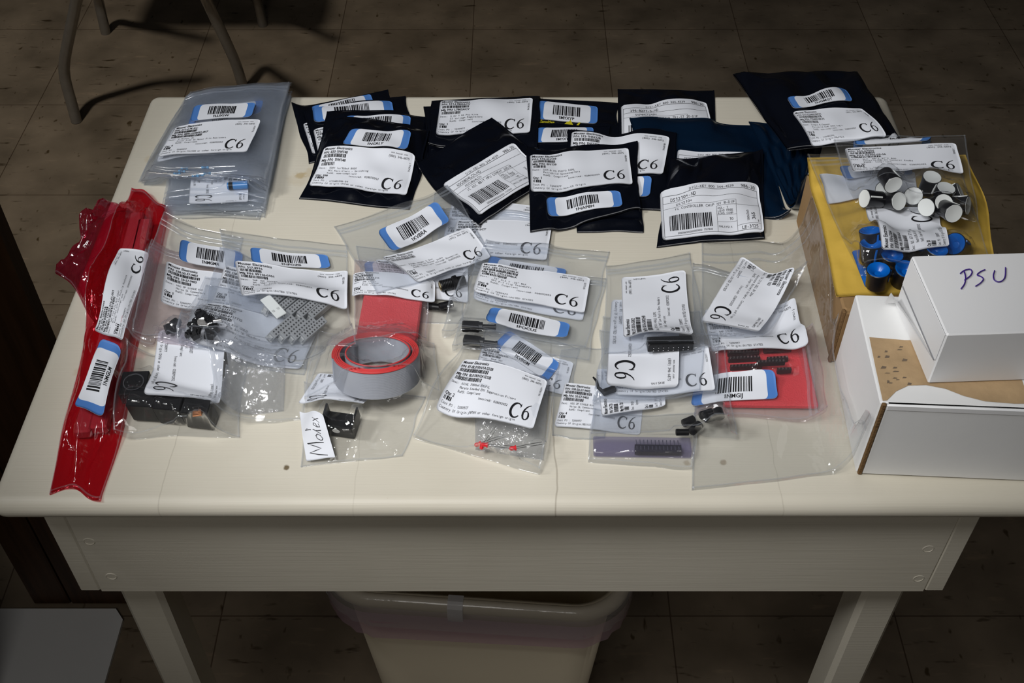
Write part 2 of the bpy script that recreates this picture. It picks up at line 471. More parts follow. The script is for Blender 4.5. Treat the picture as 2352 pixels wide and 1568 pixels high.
def glyph(ch, bold):
    key = (ch, bold)
    if key in GLY: return GLY[key]
    cu = bpy.data.curves.new('g', 'FONT'); cu.resolution_u = 2; cu.fill_mode = 'FRONT'
    cu.offset = 0.018 if bold else 0.0
    def mk(t):
        cu.body = t
        o = bpy.data.objects.new('g', cu); me = o.to_mesh()
        v = np.array([x.co[:2] for x in me.vertices]).reshape(-1, 2); f = [list(p.vertices) for p in me.polygons]
        o.to_mesh_clear(); bpy.data.objects.remove(o); return v, f
    v, f = mk(ch)
    if ch == '1':
        b_ = 0.03 if bold else 0.0
        v = np.array([(0.24 - b_, 0), (0.33 + b_, 0), (0.33 + b_, 0.72), (0.26, 0.72), (0.10, 0.60), (0.10, 0.51), (0.24 - b_, 0.59)]); f = [[0, 1, 2, 6], [2, 3, 6], [3, 4, 5, 6]]
    v2, _ = mk(ch + '|'); v3, _ = mk('|')
    adv = 0.5 if ch == '1' else ((v2[:, 0].max() - v3[:, 0].max()) if len(v2) else 0.5)
    bpy.data.curves.remove(cu)
    GLY[key] = (v, f, adv)
    return GLY[key]


class Print:
    def __init__(s): s.v = []; s.f = []
    def poly(s, pts, faces):
        k = len(s.v); s.v += [tuple(p) for p in pts]; s.f += [tuple(i + k for i in f) for f in faces]
    def text(s, x, y, size, txt, mono=False, bold=False, rot=0.0, sx=1.0):
        """x, y is the left end of the base line; y grows downward"""
        cx = 0.0; ca, sa = math.cos(rot), math.sin(rot)
        for ch in txt:
            if ch == ' ': cx += size * (0.58 if mono else 0.34) * sx; continue
            v, f, adv = glyph(ch, bold)
            if len(v):
                if mono:
                    wd = max(v[:, 0].max() - v[:, 0].min(), 0.05); k = min(1.25, 0.50 / wd) if wd > 0.2 else 1.0
                    px = (v[:, 0] - (v[:, 0].max() + v[:, 0].min()) / 2) * k * size + 0.29 * size
                else:
                    px = v[:, 0] * size
                px = px * sx + cx; py = -v[:, 1] * size
                s.poly(np.stack([x + px * ca - py * sa, y + px * sa + py * ca], 1), f)
            cx += size * (0.58 if mono else adv) * sx
    def rect(s, x0, y0, x1, y1, step=3.0):
        nx = max(1, int(abs(x1 - x0) / step)); ny = max(1, int(abs(y1 - y0) / step))
        pts = [(x0 + (x1 - x0) * i / nx, y0 + (y1 - y0) * j / ny) for j in range(ny + 1) for i in range(nx + 1)]
        s.poly(pts, [(j * (nx + 1) + i, j * (nx + 1) + i + 1, (j + 1) * (nx + 1) + i + 1, (j + 1) * (nx + 1) + i) for j in range(ny) for i in range(nx)])
    def bars(s, x0, y0, x1, y1, seed=0, unit=0.36):
        r = random.Random(seed); x = x0
        while x < x1 - unit:
            wd = unit * r.choice((1, 1, 1, 2, 2, 3)); s.rect(x, y0, min(x + wd, x1), y1, 2.5)
            x += wd + unit * r.choice((1, 1, 1.4, 2))
    def stroke(s, pts, wd):
        pts = np.array(pts, float); n = len(pts); L = []
        for i in range(n):
            t = pts[min(i + 1, n - 1)] - pts[max(i - 1, 0)]; t /= (np.linalg.norm(t) + 1e-9)
            nn = np.array([-t[1], t[0]]); h = (wd[i] if hasattr(wd, '__len__') else wd) / 2
            L += [pts[i] + nn * h, pts[i] - nn * h]
        s.poly(L, [(2 * i, 2 * i + 1, 2 * i + 3, 2 * i + 2) for i in range(n - 1)])
    def c6(s, x, y, h, gap=0.0):
        """the big serif C6: x left, y base line, h height"""
        A = [math.radians(46 + (318 - 46) * k / 26) for k in range(27)]
        s.stroke([(x + h * (0.42 + 0.40 * math.cos(a)), y - h * (0.5 + 0.47 * math.sin(a))) for a in A],
                 [h * (0.05 + 0.125 * max(0, -math.cos(a)) ** 0.8 + 0.03 * abs(math.sin(a))) for a in A])
        s.stroke([(x + h * 0.72, y - h * 0.98), (x + h * 0.715, y - h * 0.82), (x + h * 0.71, y - h * 0.70)], [h * 0.02, h * 0.09, h * 0.015])
        o = 0.92 + gap
        B = [(0.56, 1.0), (0.40, 0.93), (0.25, 0.80), (0.13, 0.62), (0.08, 0.42), (0.09, 0.26), (0.16, 0.10), (0.28, 0.03), (0.40, 0.05), (0.50, 0.15), (0.53, 0.30), (0.48, 0.46), (0.38, 0.56), (0.26, 0.56), (0.15, 0.48)]
        W = [0.02, 0.04, 0.06, 0.09, 0.11, 0.11, 0.09, 0.05, 0.05, 0.08, 0.11, 0.08, 0.045, 0.035, 0.03]
        s.stroke([(x + h * (o + a), y - h * b) for a, b in B], [h * (q * 1.15 + 0.012) for q in W])


def pr_mouser(pn, mfg, desc, qty, origin, code, inv='028092052', po='1200977', c6=True, seed=1):
    p, g = Print(), Print()
    p.text(2, 4.2, 3.6, 'Mouser Electronics', bold=True)
    p.text(2, 7.9, 3.4, 'P/N: ' + pn, bold=True)
    p.bars(3, 8.6, 4 + min(30, 2.2 * len(pn)), 11.6, seed)
    if mfg:
        p.text(2, 15.0, 3.4, 'Mfg P/N: ' + mfg, bold=True)
        p.bars(3, 15.8, 4 + min(32, 2.2 * len(mfg)), 18.8, seed + 1)
    g.text(2, 22.2, 2.7, 'Desc:', True)
    for k, d in enumerate(desc): g.text(12, 22.2 + 3.0 * k, 2.7, d, True)
    p.text(2, 32.0, 3.3, 'Qty: %s' % qty, bold=True)
    p.bars(2.5, 32.8, 9.5 if len(str(qty)) < 2 else 12, 35.6, seed + 2, 0.5)
    g.text(34.5, 31.5, 2.7, 'Invoice#: ' + inv, True)
    g.text(2, 38.6, 2.7, 'Cust PO : ' + po, True)
    g.text(2, 41.6, 2.7, 'Country Of Origin:' + origin, True)
    g.text(70, 3.6, 2.1, 'www.mouser.com', True); g.text(68, 6.6, 2.6, '(800) 346-6875', True)
    g.text(91.2, 17, 2.5, code, True, rot=-PI / 2)
    if c6: p.c6(68.5, 39.4, 12.4)
    return (94, 44, [(p, INK), (g, INKG)])


def pr_digi(pn, mfg, desc, code, num, place, top='986-30', seed=3):
    p, g = Print(), Print()
    for (x0, y0, x1, y1) in ((2, 6, 89.6, 6.35), (2, 6, 2.35, 47), (89.3, 6, 89.6, 47), (2, 46.7, 89.6, 47), (2, 12.5, 89.6, 12.75), (2, 18, 68, 18.2), (50, 22.5, 50.25, 46.8),
                             (50, 22.5, 89.3, 22.7), (68, 18, 68.25, 46.8), (50, 31, 68, 31.2), (50, 37.5, 68, 37.7), (68, 42, 89.3, 42.2)):
        g.rect(x0, y0, x1, y1)
    g.text(26, 5.2, 3.4, 'DIGI-KEY 800 344-4539', True); p.text(74, 5.4, 4.0, top, True)
    p.text(9, 11.6, 4.6, pn, True, sx=0.86); g.text(14, 16.8, 3.5, mfg, True); g.text(12, 21.8, 3.5, desc, True)
    p.bars(7, 27, 46, 42, seed, 0.42); g.text(14, 45.6, 2.6, '000086000000000000 1107840', True, sx=0.8)
    g.text(51, 26, 2.7, 'MSL- 1', True); g.text(51, 28.4, 2.7, 'LEAD FREE', True); g.text(51, 30.8, 2.7, 'ROHS COMP', True)
    p.text(61, 36, 3.4, '10', True); g.text(51, 43, 2.7, place, True)
    p.text(84.5, 39, 4.6, num, True, rot=-PI / 2); g.text(79, 40, 3.0, '180636S', True, rot=-PI / 2)
    p.text(86, 41.3, 3.2, '1', True); p.text(72, 46, 3.6, code, True)
    return (92, 49, [(p, INK), (g, INKG)])


def pr_code(code, seed):
    p, g = Print(), Print()
    p.bars(14, 3.2, 37, 12.8, seed, 0.42); g.text(19, 16.4, 3.6, code, bold=True)
    return (52, 18, [(p, INK, 'barcode'), (g, INK, 'code_text')])


def pr_blank(marks=None, w=60, h=30):
    return (w, h, marks or [])


# ------------------------------------------------------------------ bags and labels
def rounded(nu, nv, A, r):
    """unit rounded rectangle grid; A = width/height, r in units of height"""
    u = np.linspace(0, 1, nu); v = np.linspace(0, 1, nv)
    d = np.minimum(v, 1 - v)
    ins = np.where(d < r, r - np.sqrt(np.maximum(r * r - (r - d) ** 2, 0)), 0) / A
    U = ins[None, :] + u[:, None] * (1 - 2 * ins[None, :]); V = np.repeat(v[None, :], nu, 0)
    return U, V


def quad_xy(Q, U, V):
    """Q: TL,TR,BR,BL world xy"""
    TL, TR, BR, BL = [np.asarray(q[:2]) for q in Q]
    U = U[..., None]; V = V[..., None]
    return (TL * (1 - U) + TR * U) * (1 - V) + (BL * (1 - U) + BR * U) * V


def grid_faces(nu, nv, off=0, flip=False):
    f = []
    for i in range(nu - 1):
        for j in range(nv - 1):
            a = off + i * nv + j; q = (a, a + 1, a + nv + 1, a + nv)
            f.append(q[::-1] if flip else q)
    return f


def add_label(parent, pix, pr, name='label', blue=0.0, lift=0.0006, radius=0.07, bluemat=None, stiff=2, paper=None, label=None, z0=None):
    Q = [hit(*p) if z0 is None else P(p[0], p[1], z0) for p in pix]
    Wd, Hd, marks = pr
    S = blur(dil(H, 2), stiff)
    if z0 is not None: S = np.maximum(S, z0)
    nu, nv = (31, 15)
    v = np.array([0, .02, .045, .08, .14, .22, .32, .42, .5, .58, .68, .78, .86, .92, .955, .98, 1.0]); nv = len(v)
    d = np.minimum(v, 1 - v); A = Wd / Hd
    ins = np.where(d < radius, radius - np.sqrt(np.maximum(radius ** 2 - (radius - d) ** 2, 0)), 0) / A
    ub = [0, .03, .07, .115] + list(np.linspace(.1151 if blue else .13, .885, 23)) + [.8851 if blue else .90, .93, .97, 1]
    u = np.array(sorted(set(ub))); nu = len(u)
    U = ins[None, :] + u[:, None] * (1 - 2 * ins[None, :]); V = np.repeat(v[None, :], nu, 0)
    XY = quad_xy(Q, U, V)
    Z = samp(S, XY[..., 0], XY[..., 1]) + lift
    top = np.concatenate([XY, Z[..., None]], -1).reshape(-1, 3)
    o = np.array(parent['_o'])
    fs = grid_faces(nu, nv, 0, True)
    # give the sheet a thickness: a rim and an underside
    bot = top - np.array([0, 0, 0.00022]); n = len(top)
    fs2 = fs + [tuple(i + n for i in f[::-1]) for f in fs]
    per = [i * nv for i in range(nu)] + [(nu - 1) * nv + j for j in range(1, nv)] + [i * nv + nv - 1 for i in range(nu - 2, -1, -1)] + [j for j in range(nv - 2, 0, -1)]
    for a, b in zip(per, per[1:] + per[:1]): fs2.append((a, b, b + n, a + n))
    lab = part(name, np.concatenate([top, bot]), fs2, [paper or PAPER] + ([bluemat or BLUE] if blue else []), parent, True, label=label)
    if blue:
        mi = np.zeros(len(lab.data.polygons), int)
        uu = [(u[i] + u[i + 1]) / 2 for i in range(nu - 1) for j in range(nv - 1)]
        for k, x in enumerate(uu):
            if x < .115 or x > .885: mi[k] = 1; mi[k + len(uu)] = 1
        lab.data.polygons.foreach_set('material_index', mi.tolist())
    a, b = np.meshgrid(np.linspace(.01, .99, 90), np.linspace(.02, .98, 50))
    xy = quad_xy(Q, a, b).reshape(-1, 2)
    for pp, mat, *nm_ in marks:
        if not pp.v: continue
        m = np.array(pp.v); xy2 = quad_xy(Q, m[:, 0] / Wd, m[:, 1] / Hd)
        z2 = samp(S, xy2[:, 0], xy2[:, 1]) + lift + 0.00028
        pt = part(nm_[0] if nm_ else 'printed_text', np.concatenate([xy2, z2[:, None]], 1) - o, pp.f, mat, None, origin=0)
        pt.parent = lab
    splat(xy[:, 0], xy[:, 1], samp(S, xy[:, 0], xy[:, 1]) + lift + 0.0003)
    return lab


def bag(name, label, cat, pix, mat=None, puff=0.002, wr=0.0006, creases=12, base=None, group=None, zip_edge=None, seam=True, seed=0, n=46,
        tent=5, zc=None, labels=(), edge=0.0012, sag=0.0, zipmat=None, film_label=None, curl=0.0):
    """a flat pouch laid on whatever is already there: film (two skins), seams, zip strip, labels"""
    mat = mat or FILM
    if mat in (ESD, ESDB): wr *= 2.2
    rng = np.random.default_rng(seed + 11)
    B = H if base is None else base
    Q = [hit(*p, A=B) if zc is None else np.array(P(p[0], p[1], zc[k])) for k, p in enumerate(pix)]
    ctr = np.mean([q for q in Q], 0)
    root = thing(name, label, cat, (ctr[0], ctr[1], float(samp(B, ctr[0], ctr[1]))), group)
    o = np.array([ctr[0], ctr[1], float(samp(B, ctr[0], ctr[1]))]); root['_o'] = o.tolist()
    s = np.linspace(0, 1, n); S_, T_ = np.meshgrid(s, s, indexing='ij')
    XY = quad_xy(Q, S_, T_)
    # uneven outline
    def wob(k): return sum(rng.normal() * np.sin(PI * (m * k + rng.random())) / m for m in (1, 2, 3, 5)) * edge
    e = [wob(s) for _ in range(4)]
    w0, w1 = (1 - S_), S_
    XY[..., 0] += e[0][None, :] * w0 + e[1][None, :] * w1
    XY[..., 1] += e[2][:, None] * (1 - T_) + e[3][:, None] * T_
    lo = samp(drape(B, 3), XY[..., 0], XY[..., 1]) + 0.0003
    D = drape(H, tent)
    hi = samp(D, XY[..., 0], XY[..., 1]) + 0.0008
    bell = (16 * S_ * (1 - S_) * T_ * (1 - T_)) ** 0.6
    zz = np.zeros_like(S_)
    size = max(np.ptp(XY[..., 0]), np.ptp(XY[..., 1]))
    for k in range(creases):
        c = rng.random(2); a = rng.random() * PI
        if k % 3 == 0:
            c = np.array([rng.choice([0.02, 0.98]), rng.choice([0.02, 0.98])]); a = math.atan2(0.5 - c[1], 0.5 - c[0]) + rng.normal() * 0.5
        dd = abs((S_ - c[0]) * -math.sin(a) + (T_ - c[1]) * math.cos(a)); ll = (S_ - c[0]) * math.cos(a) + (T_ - c[1]) * math.sin(a)
        wd = rng.uniform(0.02, 0.07); zz += rng.uniform(-0.5, 1.0) * np.maximum(0, 1 - dd / wd) * np.exp(-(ll / rng.uniform(0.12, 0.4)) ** 2)
    for k in range(5):
        f = rng.normal(size=2) * 2.2; zz += 0.45 * np.sin(2 * PI * (f[0] * S_ + f[1] * T_) + rng.random() * 6)
    rim = np.minimum(np.minimum(S_, 1 - S_), np.minimum(T_, 1 - T_)); fade = np.clip(rim / 0.10, 0.12, 1)
    up = puff * bell + wr * zz * fade
    if curl: up = up + curl * np.clip((0.25 - rim) / 0.25, 0, 1) ** 2 * np.abs(np.sin(3.1 * (S_ + T_) * PI + seed))
    if zc is not None:
        lift = quad_xy([(q[2], 0) for q in Q], S_, T_)[..., 0]
        lo = np.maximum(lo, lift); hi = np.maximum(hi, lift + 0.0008)
    hi = np.maximum(hi, np.maximum(lo + 0.0006, hi + up)) if True else hi
    ed = np.clip(rim / 0.03, 0, 1)
    hi = lo + 0.0005 + (hi - lo - 0.0005) * (0.25 + 0.75 * ed) if base is None else hi
    top = np.concatenate([XY, hi[..., None]], -1).reshape(-1, 3); bot = np.concatenate([XY, lo[..., None]], -1).reshape(-1, 3)
    fs = grid_faces(n, n, 0, True) + grid_faces(n, n, n * n)
    per = [i * n for i in range(n)] + [(n - 1) * n + j for j in range(1, n)] + [i * n + n - 1 for i in range(n - 2, -1, -1)] + [j for j in range(n - 2, 0, -1)]
    for a, b in zip(per, per[1:] + per[:1]): fs.append((a, b, b + n * n, a + n * n))
    part('film', np.concatenate([top, bot]), fs, mat, root, True, label=film_label)
    a = np.linspace(0, 1, 170); aa, bb = np.meshgrid(a, a, indexing='ij')
    fx = aa * (n - 1); fy = bb * (n - 1); i = np.minimum(fx.astype(int), n - 2); j = np.minimum(fy.astype(int), n - 2); fx = fx - i; fy = fy - j
    T3 = np.concatenate([XY, hi[..., None]], -1)
    pt = (T3[i, j] * (1 - fx)[..., None] + T3[i + 1, j] * fx[..., None]) * (1 - fy)[..., None] + (T3[i, j + 1] * (1 - fx)[..., None] + T3[i + 1, j + 1] * fx[..., None]) * fy[..., None]
    pt = pt.reshape(-1, 3); splat(pt[:, 0], pt[:, 1], pt[:, 2])
    def ribbon(nm, uv, wd, hgt, m_, lines=1):
        vs = []; ff = []
        for ln in range(lines):
            off = len(vs); pts = []
            for (u_, v_) in uv(ln):
                fx_, fy_ = u_ * (n - 1), v_ * (n - 1); i_, j_ = min(int(fx_), n - 2), min(int(fy_), n - 2)
                ax, ay = fx_ - i_, fy_ - j_
                pts.append((T3[i_, j_] * (1 - ax) + T3[i_ + 1, j_] * ax) * (1 - ay) + (T3[i_, j_ + 1] * (1 - ax) + T3[i_ + 1, j_ + 1] * ax) * ay)
            pts = np.array(pts)
            for k in range(len(pts)):
                t = pts[min(k + 1, len(pts) - 1)] - pts[max(k - 1, 0)]; t[2] = 0; t /= np.linalg.norm(t) + 1e-9
                nn = np.array([-t[1], t[0], 0])
                for (c_, h_) in ((1, 0.0002), (0.5, hgt), (-0.5, hgt), (-1, 0.0002)): vs.append(pts[k] + nn * c_ * wd / 2 + np.array([0, 0, h_]))
            for k in range(len(pts) - 1):
                for q in range(3): a0 = off + k * 4 + q; ff.append((a0, a0 + 1, a0 + 5, a0 + 4))
        return part(nm, vs, ff, m_, root, True)
    if zip_edge:
        depth = 0.10
        def uv(ln):
            q = 0.065 + 0.038 * ln
            L_ = np.linspace(0.005, 0.995, 30)
            return {'top': [(x, q) for x in L_], 'bottom': [(x, 1 - q) for x in L_], 'left': [(q, x) for x in L_], 'right': [(1 - q, x) for x in L_]}[zip_edge]
        ribbon('zip_strip', uv, 0.0022, 0.0008, zipmat or ZIPM, 2)
    if seam:
        L_ = np.linspace(0.0, 1.0, 40)
        eds = {'top': [(x, 0.008) for x in L_], 'bottom': [(x, 0.992) for x in L_], 'left': [(0.008, x) for x in L_], 'right': [(0.992, x) for x in L_]}
        for nm_ in [k for k in eds if k != zip_edge]:
            ribbon('heat_seal', lambda ln, nm_=nm_: eds[nm_], 0.0011, 0.0003, SEAM if mat not in (ESD, ESDB) else (ESDE if nm_ == 'bottom' else mat))
    for L in labels:
        kind, qd, pr = L[:3]
        kw = L[3] if len(L) > 3 else {}
        if kind == 'm': add_label(root, qd, pr, 'label', **kw)
        elif kind == 's': add_label(root, qd, pr, 'barcode_sticker', blue=1.0, radius=0.2, **kw)
        elif kind == 'p': add_label(root, qd, pr, 'paper_slip', radius=0.03, **kw)
    return root


def ccw(UL, UR, LR, LL): return [LL, UL, UR, LR]       # text reads upward
def cw(UL, UR, LR, LL): return [UR, LR, LL, UL]        # text reads downward


# ------------------------------------------------------------------ the setting
fl = part('floor', [(-3.2, -1.4, 0), (3.2, -1.4, 0), (3.2, 4.6, 0), (-3.2, 4.6, 0), (-3.2, -1.4, -.05), (3.2, -1.4, -.05), (3.2, 4.6, -.05), (-3.2, 4.6, -.05)],
          [(0, 1, 2, 3), (7, 6, 5, 4), (0, 4, 5, 1), (1, 5, 6, 2), (2, 6, 7, 3), (3, 7, 4, 0)], floor_mat())
tag(fl, kind='structure')

WALL = pbr('wall_paint', (0.50, 0.47, 0.42), 0.8, 0, 0.2, bump=0.05, bscale=120)
def wall(name, x0, x1, y0, y1):
    o = MB().box(x0, x1, y0, y1, 0, 2.7).build(name, WALL); tag(o, kind='structure'); return o
wall('wall_back', -3.3, 3.3, 4.6, 4.7); wall('wall_front', -3.3, 3.3, -1.5, -1.4); wall('wall_left', -3.3, -3.2, -1.4, 4.6); wall('wall_right', 3.2, 3.3, -1.4, 4.6)

# ------------------------------------------------------------------ the table
TX, TY = 0.005, 0.675
tb = thing('wooden_table', 'cream painted wooden table covered with bagged parts', 'table', (TX, TY, 0))
OX0, OX1, OY0, OY1 = -0.3450, 0.3580, 0.4340, 0.9150
loops = []
for k in range(9):
    a = PI * k / 8; r = 0.009
    loops.append((r * (1 - math.sin(a)) if k not in (0, 8) else r, TZ - r + r * math.cos(a)))
vs = []; nseg = 6
def rrect(x0, x1, y0, y1, rc):
    out = []
    for (cx, cy, a0) in ((x1 - rc, y1 - rc, 0), (x0 + rc, y1 - rc, 90), (x0 + rc, y0 + rc, 180), (x1 - rc, y0 + rc, 270)):
        for k in range(nseg + 1):
            a = math.radians(a0 + 90 * k / nseg); out.append((cx + rc * math.cos(a), cy + rc * math.sin(a)))
    return out
per = 4 * (nseg + 1)
for (i, z) in loops:
    vs += [(x, y, z) for x, y in rrect(OX0 + i, OX1 - i, OY0 + i, OY1 - i, 0.0105 - i * 0.95)]
fs = [tuple(range(per)), tuple((len(loops) - 1) * per + k for k in range(per - 1, -1, -1))]
for l in range(len(loops) - 1):
    for k in range(per):
        j = (k + 1) % per; fs.append((l * per + k, (l + 1) * per + k, (l + 1) * per + j, l * per + j))
top = part('tabletop', vs, fs, PAINT_TOP, None, True); top.parent = tb; top.location = (-TX, -TY, 0)
top.data.polygons[0].use_smooth = False
def tpart(name, mb, label=None):
    o = mb.build(name, PAINT, tb, False, label); o.location = (-TX, -TY, 0); return o
AZ0, AZ1 = 0.6125, 0.7318
tpart('apron', MB().box(-0.3100, 0.3108, 0.455, 0.473, AZ0, AZ1, 0.0008), 'front apron board with two plugged screws at each end')
tpart('apron', MB().box(-0.3100, 0.3108, 0.880, 0.898, AZ0, AZ1, 0.0008))
tpart('side_rail', MB().box(-0.3255, -0.3104, 0.4552, 0.898, AZ0 + 0.0006, AZ1, 0.0012))
tpart('side_rail', MB().box(0.3112, 0.3255, 0.4552, 0.898, AZ0 + 0.0006, AZ1, 0.0012))
for x in (-0.3095, 0.2770):
    for y in (0.4735, 0.8450):
        tpart('leg', MB().box(x, x + 0.0330, y, y + 0.034, 0.0, AZ1, 0.0045))
for (px, py) in ((2132, 1260), (2110, 1328), (205, 1243), (256, 1323)):
    d = ray(px, py); t = (0.455 - CAM[1]) / d[1]; q = CAM + d * t
    m = MB(); m.M = Matrix.Translation((q[0], 0.4552, q[2])) @ Matrix.Rotation(PI / 2, 4, 'X')
    m.lathe([(0.0044, -0.0012), (0.0044, 0.0002), (0.0036, 0.0006), (0.0034, 0.0001), (0.0002, 0.0001)], 20)
    tpart('screw_plug', m)

# ------------------------------------------------------------------ waste bin under the table
BX, BY, RZ = -0.030, 0.680, 0.402
bn = thing('waste_bin', 'beige plastic waste bin with a clear liner folded over its rim, under the table', 'bin', (BX, BY, 0), rot=(0, 0, math.radians(-4.5)))
def rr2(hx, hy, rc, n=10):
    out = []
    for (sx, sy, a0) in ((1, 1, 0), (-1, 1, 90), (-1, -1, 180), (1, -1, 270)):
        for k in range(n + 1):
            a = math.radians(a0 + 90 * k / n); out.append((sx * (hx - rc) + rc * math.cos(a), sy * (hy - rc) + rc * math.sin(a)))
    return out
def shell(sections, closed_bottom=True):
    vs = []; fs = []; n = 44
    for (hx, hy, rc, z) in sections: vs += [(x, y, z) for x, y in rr2(hx, hy, rc)]
    for l in range(len(sections) - 1):
        for k in range(n):
            j = (k + 1) % n; fs.append((l * n + k, l * n + j, (l + 1) * n + j, (l + 1) * n + k))
    if closed_bottom: fs.append(tuple(range(n - 1, -1, -1)))
    return vs, fs
v, f = shell([(0.108, 0.068, 0.03, 0.0), (0.112, 0.072, 0.032, 0.01), (0.141, 0.099, 0.045, RZ - 0.012), (0.139, 0.097, 0.044, RZ - 0.012), (0.108, 0.069, 0.03, 0.012)])
f.append(tuple(4 * 44 + k for k in range(44)))
part('body', v, f, BINP, bn, True)
v, f = shell([(0.140, 0.098, 0.045, RZ - 0.020), (0.151, 0.109, 0.052, RZ - 0.020), (0.1545, 0.1125, 0.054, RZ - 0.014), (0.1545, 0.1125, 0.054, RZ - 0.006), (0.151, 0.109, 0.052, RZ), (0.145, 0.103, 0.048, RZ + 0.0005), (0.1405, 0.0985, 0.045, RZ - 0.004), (0.1395, 0.0975, 0.045, RZ - 0.020)], False)
part('rim', v, f, BINP, bn, True, 'rolled rim of the bin')
# liner folded outward over the rim and hanging down unevenly
def liner(name, mat, drop, off, rows=9, inner=True, lab=None):
    ring = rr2(0.1548, 0.1128, 0.054); n = len(ring); vs = []; fs = []
    prof = ([(-0.018, -0.06), (-0.0165, -0.02), (-0.012, 0.001)] if inner else []) + ([(-0.005, 0.0022), (0.0012, -0.003), (0.0018, -0.012)] if inner else []) + [(0.0012, -0.021)]
    for (o_, dz) in prof:
        for k, (x, y) in enumerate(ring):
            l = math.hypot(x, y); vs.append((x * (1 + (o_ + off) / l), y * (1 + (o_ + off) / l), RZ + dz))
    m = len(prof)
    for q in range(1, rows + 1):
        for k, (x, y) in enumerate(ring):
            l = math.hypot(x, y); dd = drop(x, y) * q / rows
            sh = 0.0012 - dd * 0.03 + 0.0014 * math.sin(k * 2.7 + q) * q / rows
            vs.append((x * (1 + (sh + off) / l), y * (1 + (sh + off) / l), RZ - 0.021 - dd))
    tot = m + rows
    for l in range(tot - 1):
        for k in range(n):
            j = (k + 1) % n; fs.append((l * n + k, l * n + j, (l + 1) * n + j, (l + 1) * n + k))
    return part(name, vs, fs, mat, bn, True, lab)
liner('liner', LINER, lambda x, y: max(0.004, 0.038 - 0.15 * abs(x + 0.005) + 0.013 * math.exp(-((x - 0.065) / 0.03) ** 2)), 0.0012, lab='clear liner film over the rim')
liner('liner_hem', LINERP, lambda x, y: max(0.006, 0.056 - 0.22 * max(0, abs(x + 0.01) - 0.055) - 0.006 * math.exp(-((x - 0.03) / 0.03) ** 2)), 0.0002, inner=False, lab='pink tinted hem of the liner')
m = MB(); R_ = []
for (yy, zz) in ((-0.0970, RZ - 0.01), (-0.1005, RZ + 0.002), (-0.1085, RZ + 0.0036), (-0.1142, RZ - 0.002), (-0.1152, RZ - 0.012), (-0.1146, RZ - 0.021), (-0.1115, RZ - 0.030)):
    R_ += [(-0.0235, yy - 0.0012, zz), (-0.0085, yy - 0.0012, zz)]
m.add(R_, [(2 * i, 2 * i + 1, 2 * i + 3, 2 * i + 2) for i in range(6)])
m.build('liner_seam', LINERW, bn, True, 'whiter double seam of the liner')

# ------------------------------------------------------------------ chair behind, wooden panel and white board beside the table
ch = thing('tubular_chair', 'steel tube legged chair standing on the tiled floor behind the table', 'chair', (-0.75, 2.16, 0))
def cl(pts, name='leg'):
    P3 = [np.array(p) - np.array([-0.75, 2.16, 0]) for p in pts]
    dense = []
    for i in range(len(P3) - 1):
        for k in range(6): dense.append(P3[i] + (P3[i + 1] - P3[i]) * k / 6)
    dense.append(P3[-1]); D_ = np.array(dense); D2 = D_.copy()
    for _ in range(2): D2[1:-1] = (D2[:-2] + 2 * D2[1:-1] + D2[2:]) / 4
    MB().tube([tuple(q) for q in D2], 0.0112, 14).build(name, STEEL, ch, True)
cl([P(176, 279, 0), P(143, 160, 0.115), P(176, 0, 0.285), P(200, -110, 0.41)])
cl([P(560, 206, 0), P(541, 142, 0.075), P(474, 0, 0.235), P(440, -75, 0.41)])
cl([P(243, 76, 0), P(226, 0, 0.085), P(214, -60, 0.2), P(230, -190, 0.41)])
cl([P(604, 58, 0), P(590, 0, 0.065), P(570, -70, 0.2), P(530, -190, 0.41)])
MB().box(-0.17, 0.20, -0.10, 0.26, 0.405, 0.425, 0.008).build('seat', SEATP, ch, True)
MB().box(-0.16, 0.19, 0.235, 0.255, 0.56, 0.78, 0.008).build('backrest', SEATP, ch, True)
for x in (-0.13, 0.16): MB().tube([(x, 0.245, 0.405), (x, 0.258, 0.78)], 0.010, 12).build('back_post', STEEL, ch, True)
yb = 0.812
def at_y(px, py, y):
    d = ray(px, py); return CAM + d * (y - CAM[1]) / d[1]
a0, a1 = at_y(80, 1390, yb), at_y(110, 800, yb)
pn = thing('wooden_partition', 'dark brown wooden partition standing on the floor beside the left of the table', 'panel', ((a0[0] + a1[0]) / 2, yb + 0.012, 0))
x0, x1 = a0[0] - pn.location[0], a1[0] - pn.location[0]; xs = at_y(165, 1390, yb)[0] - pn.location[0]
MB().box(x0, xs - 0.0012, -0.012, 0.012, 0.002, 1.02, 0.002).build('board', WOOD, pn)
MB().box(xs + 0.0012, x1, -0.012, 0.012, 0.002, 1.02, 0.002).build('board', WOOD, pn)
MB().box(x0 + 0.01, x1 - 0.01, 0.012, 0.026, 0.0, 0.06, 0.001).build('batten', WOOD, pn)
cb = thing('light_blocking_cabinet', 'added dark wooden cabinet out of view, blocking light left of the table', 'cabinet', (-0.92, 0.30, 0))  # added out of view to keep the key lamp off the under-table floor
MB().box(-0.25, 0.25, -0.36, 0.36, 0.0, 1.26, 0.004).build('body', WOOD, cb)
for s in (-1, 1):
    d_ = MB().box(0.2505, 0.266, min(s * 0.002, s * 0.352), max(s * 0.002, s * 0.352), 0.05, 1.24, 0.003).build('door', WOOD, cb)
    MB().box(0.266, 0.280, s * 0.03 - 0.006, s * 0.03 + 0.006, 0.70, 0.80, 0.003).build('handle', BLACKM, d_)
w0, w1, w2, w3 = P(60, 1397, 0.006), P(266, 1397, 0.006), P(282, 1422, 0.006), P(225, 1620, 0.006)
wb = thing('white_board', 'white sheet of board lying on the floor in front of the wooden partition', 'board', (w0[0], w0[1], 0))
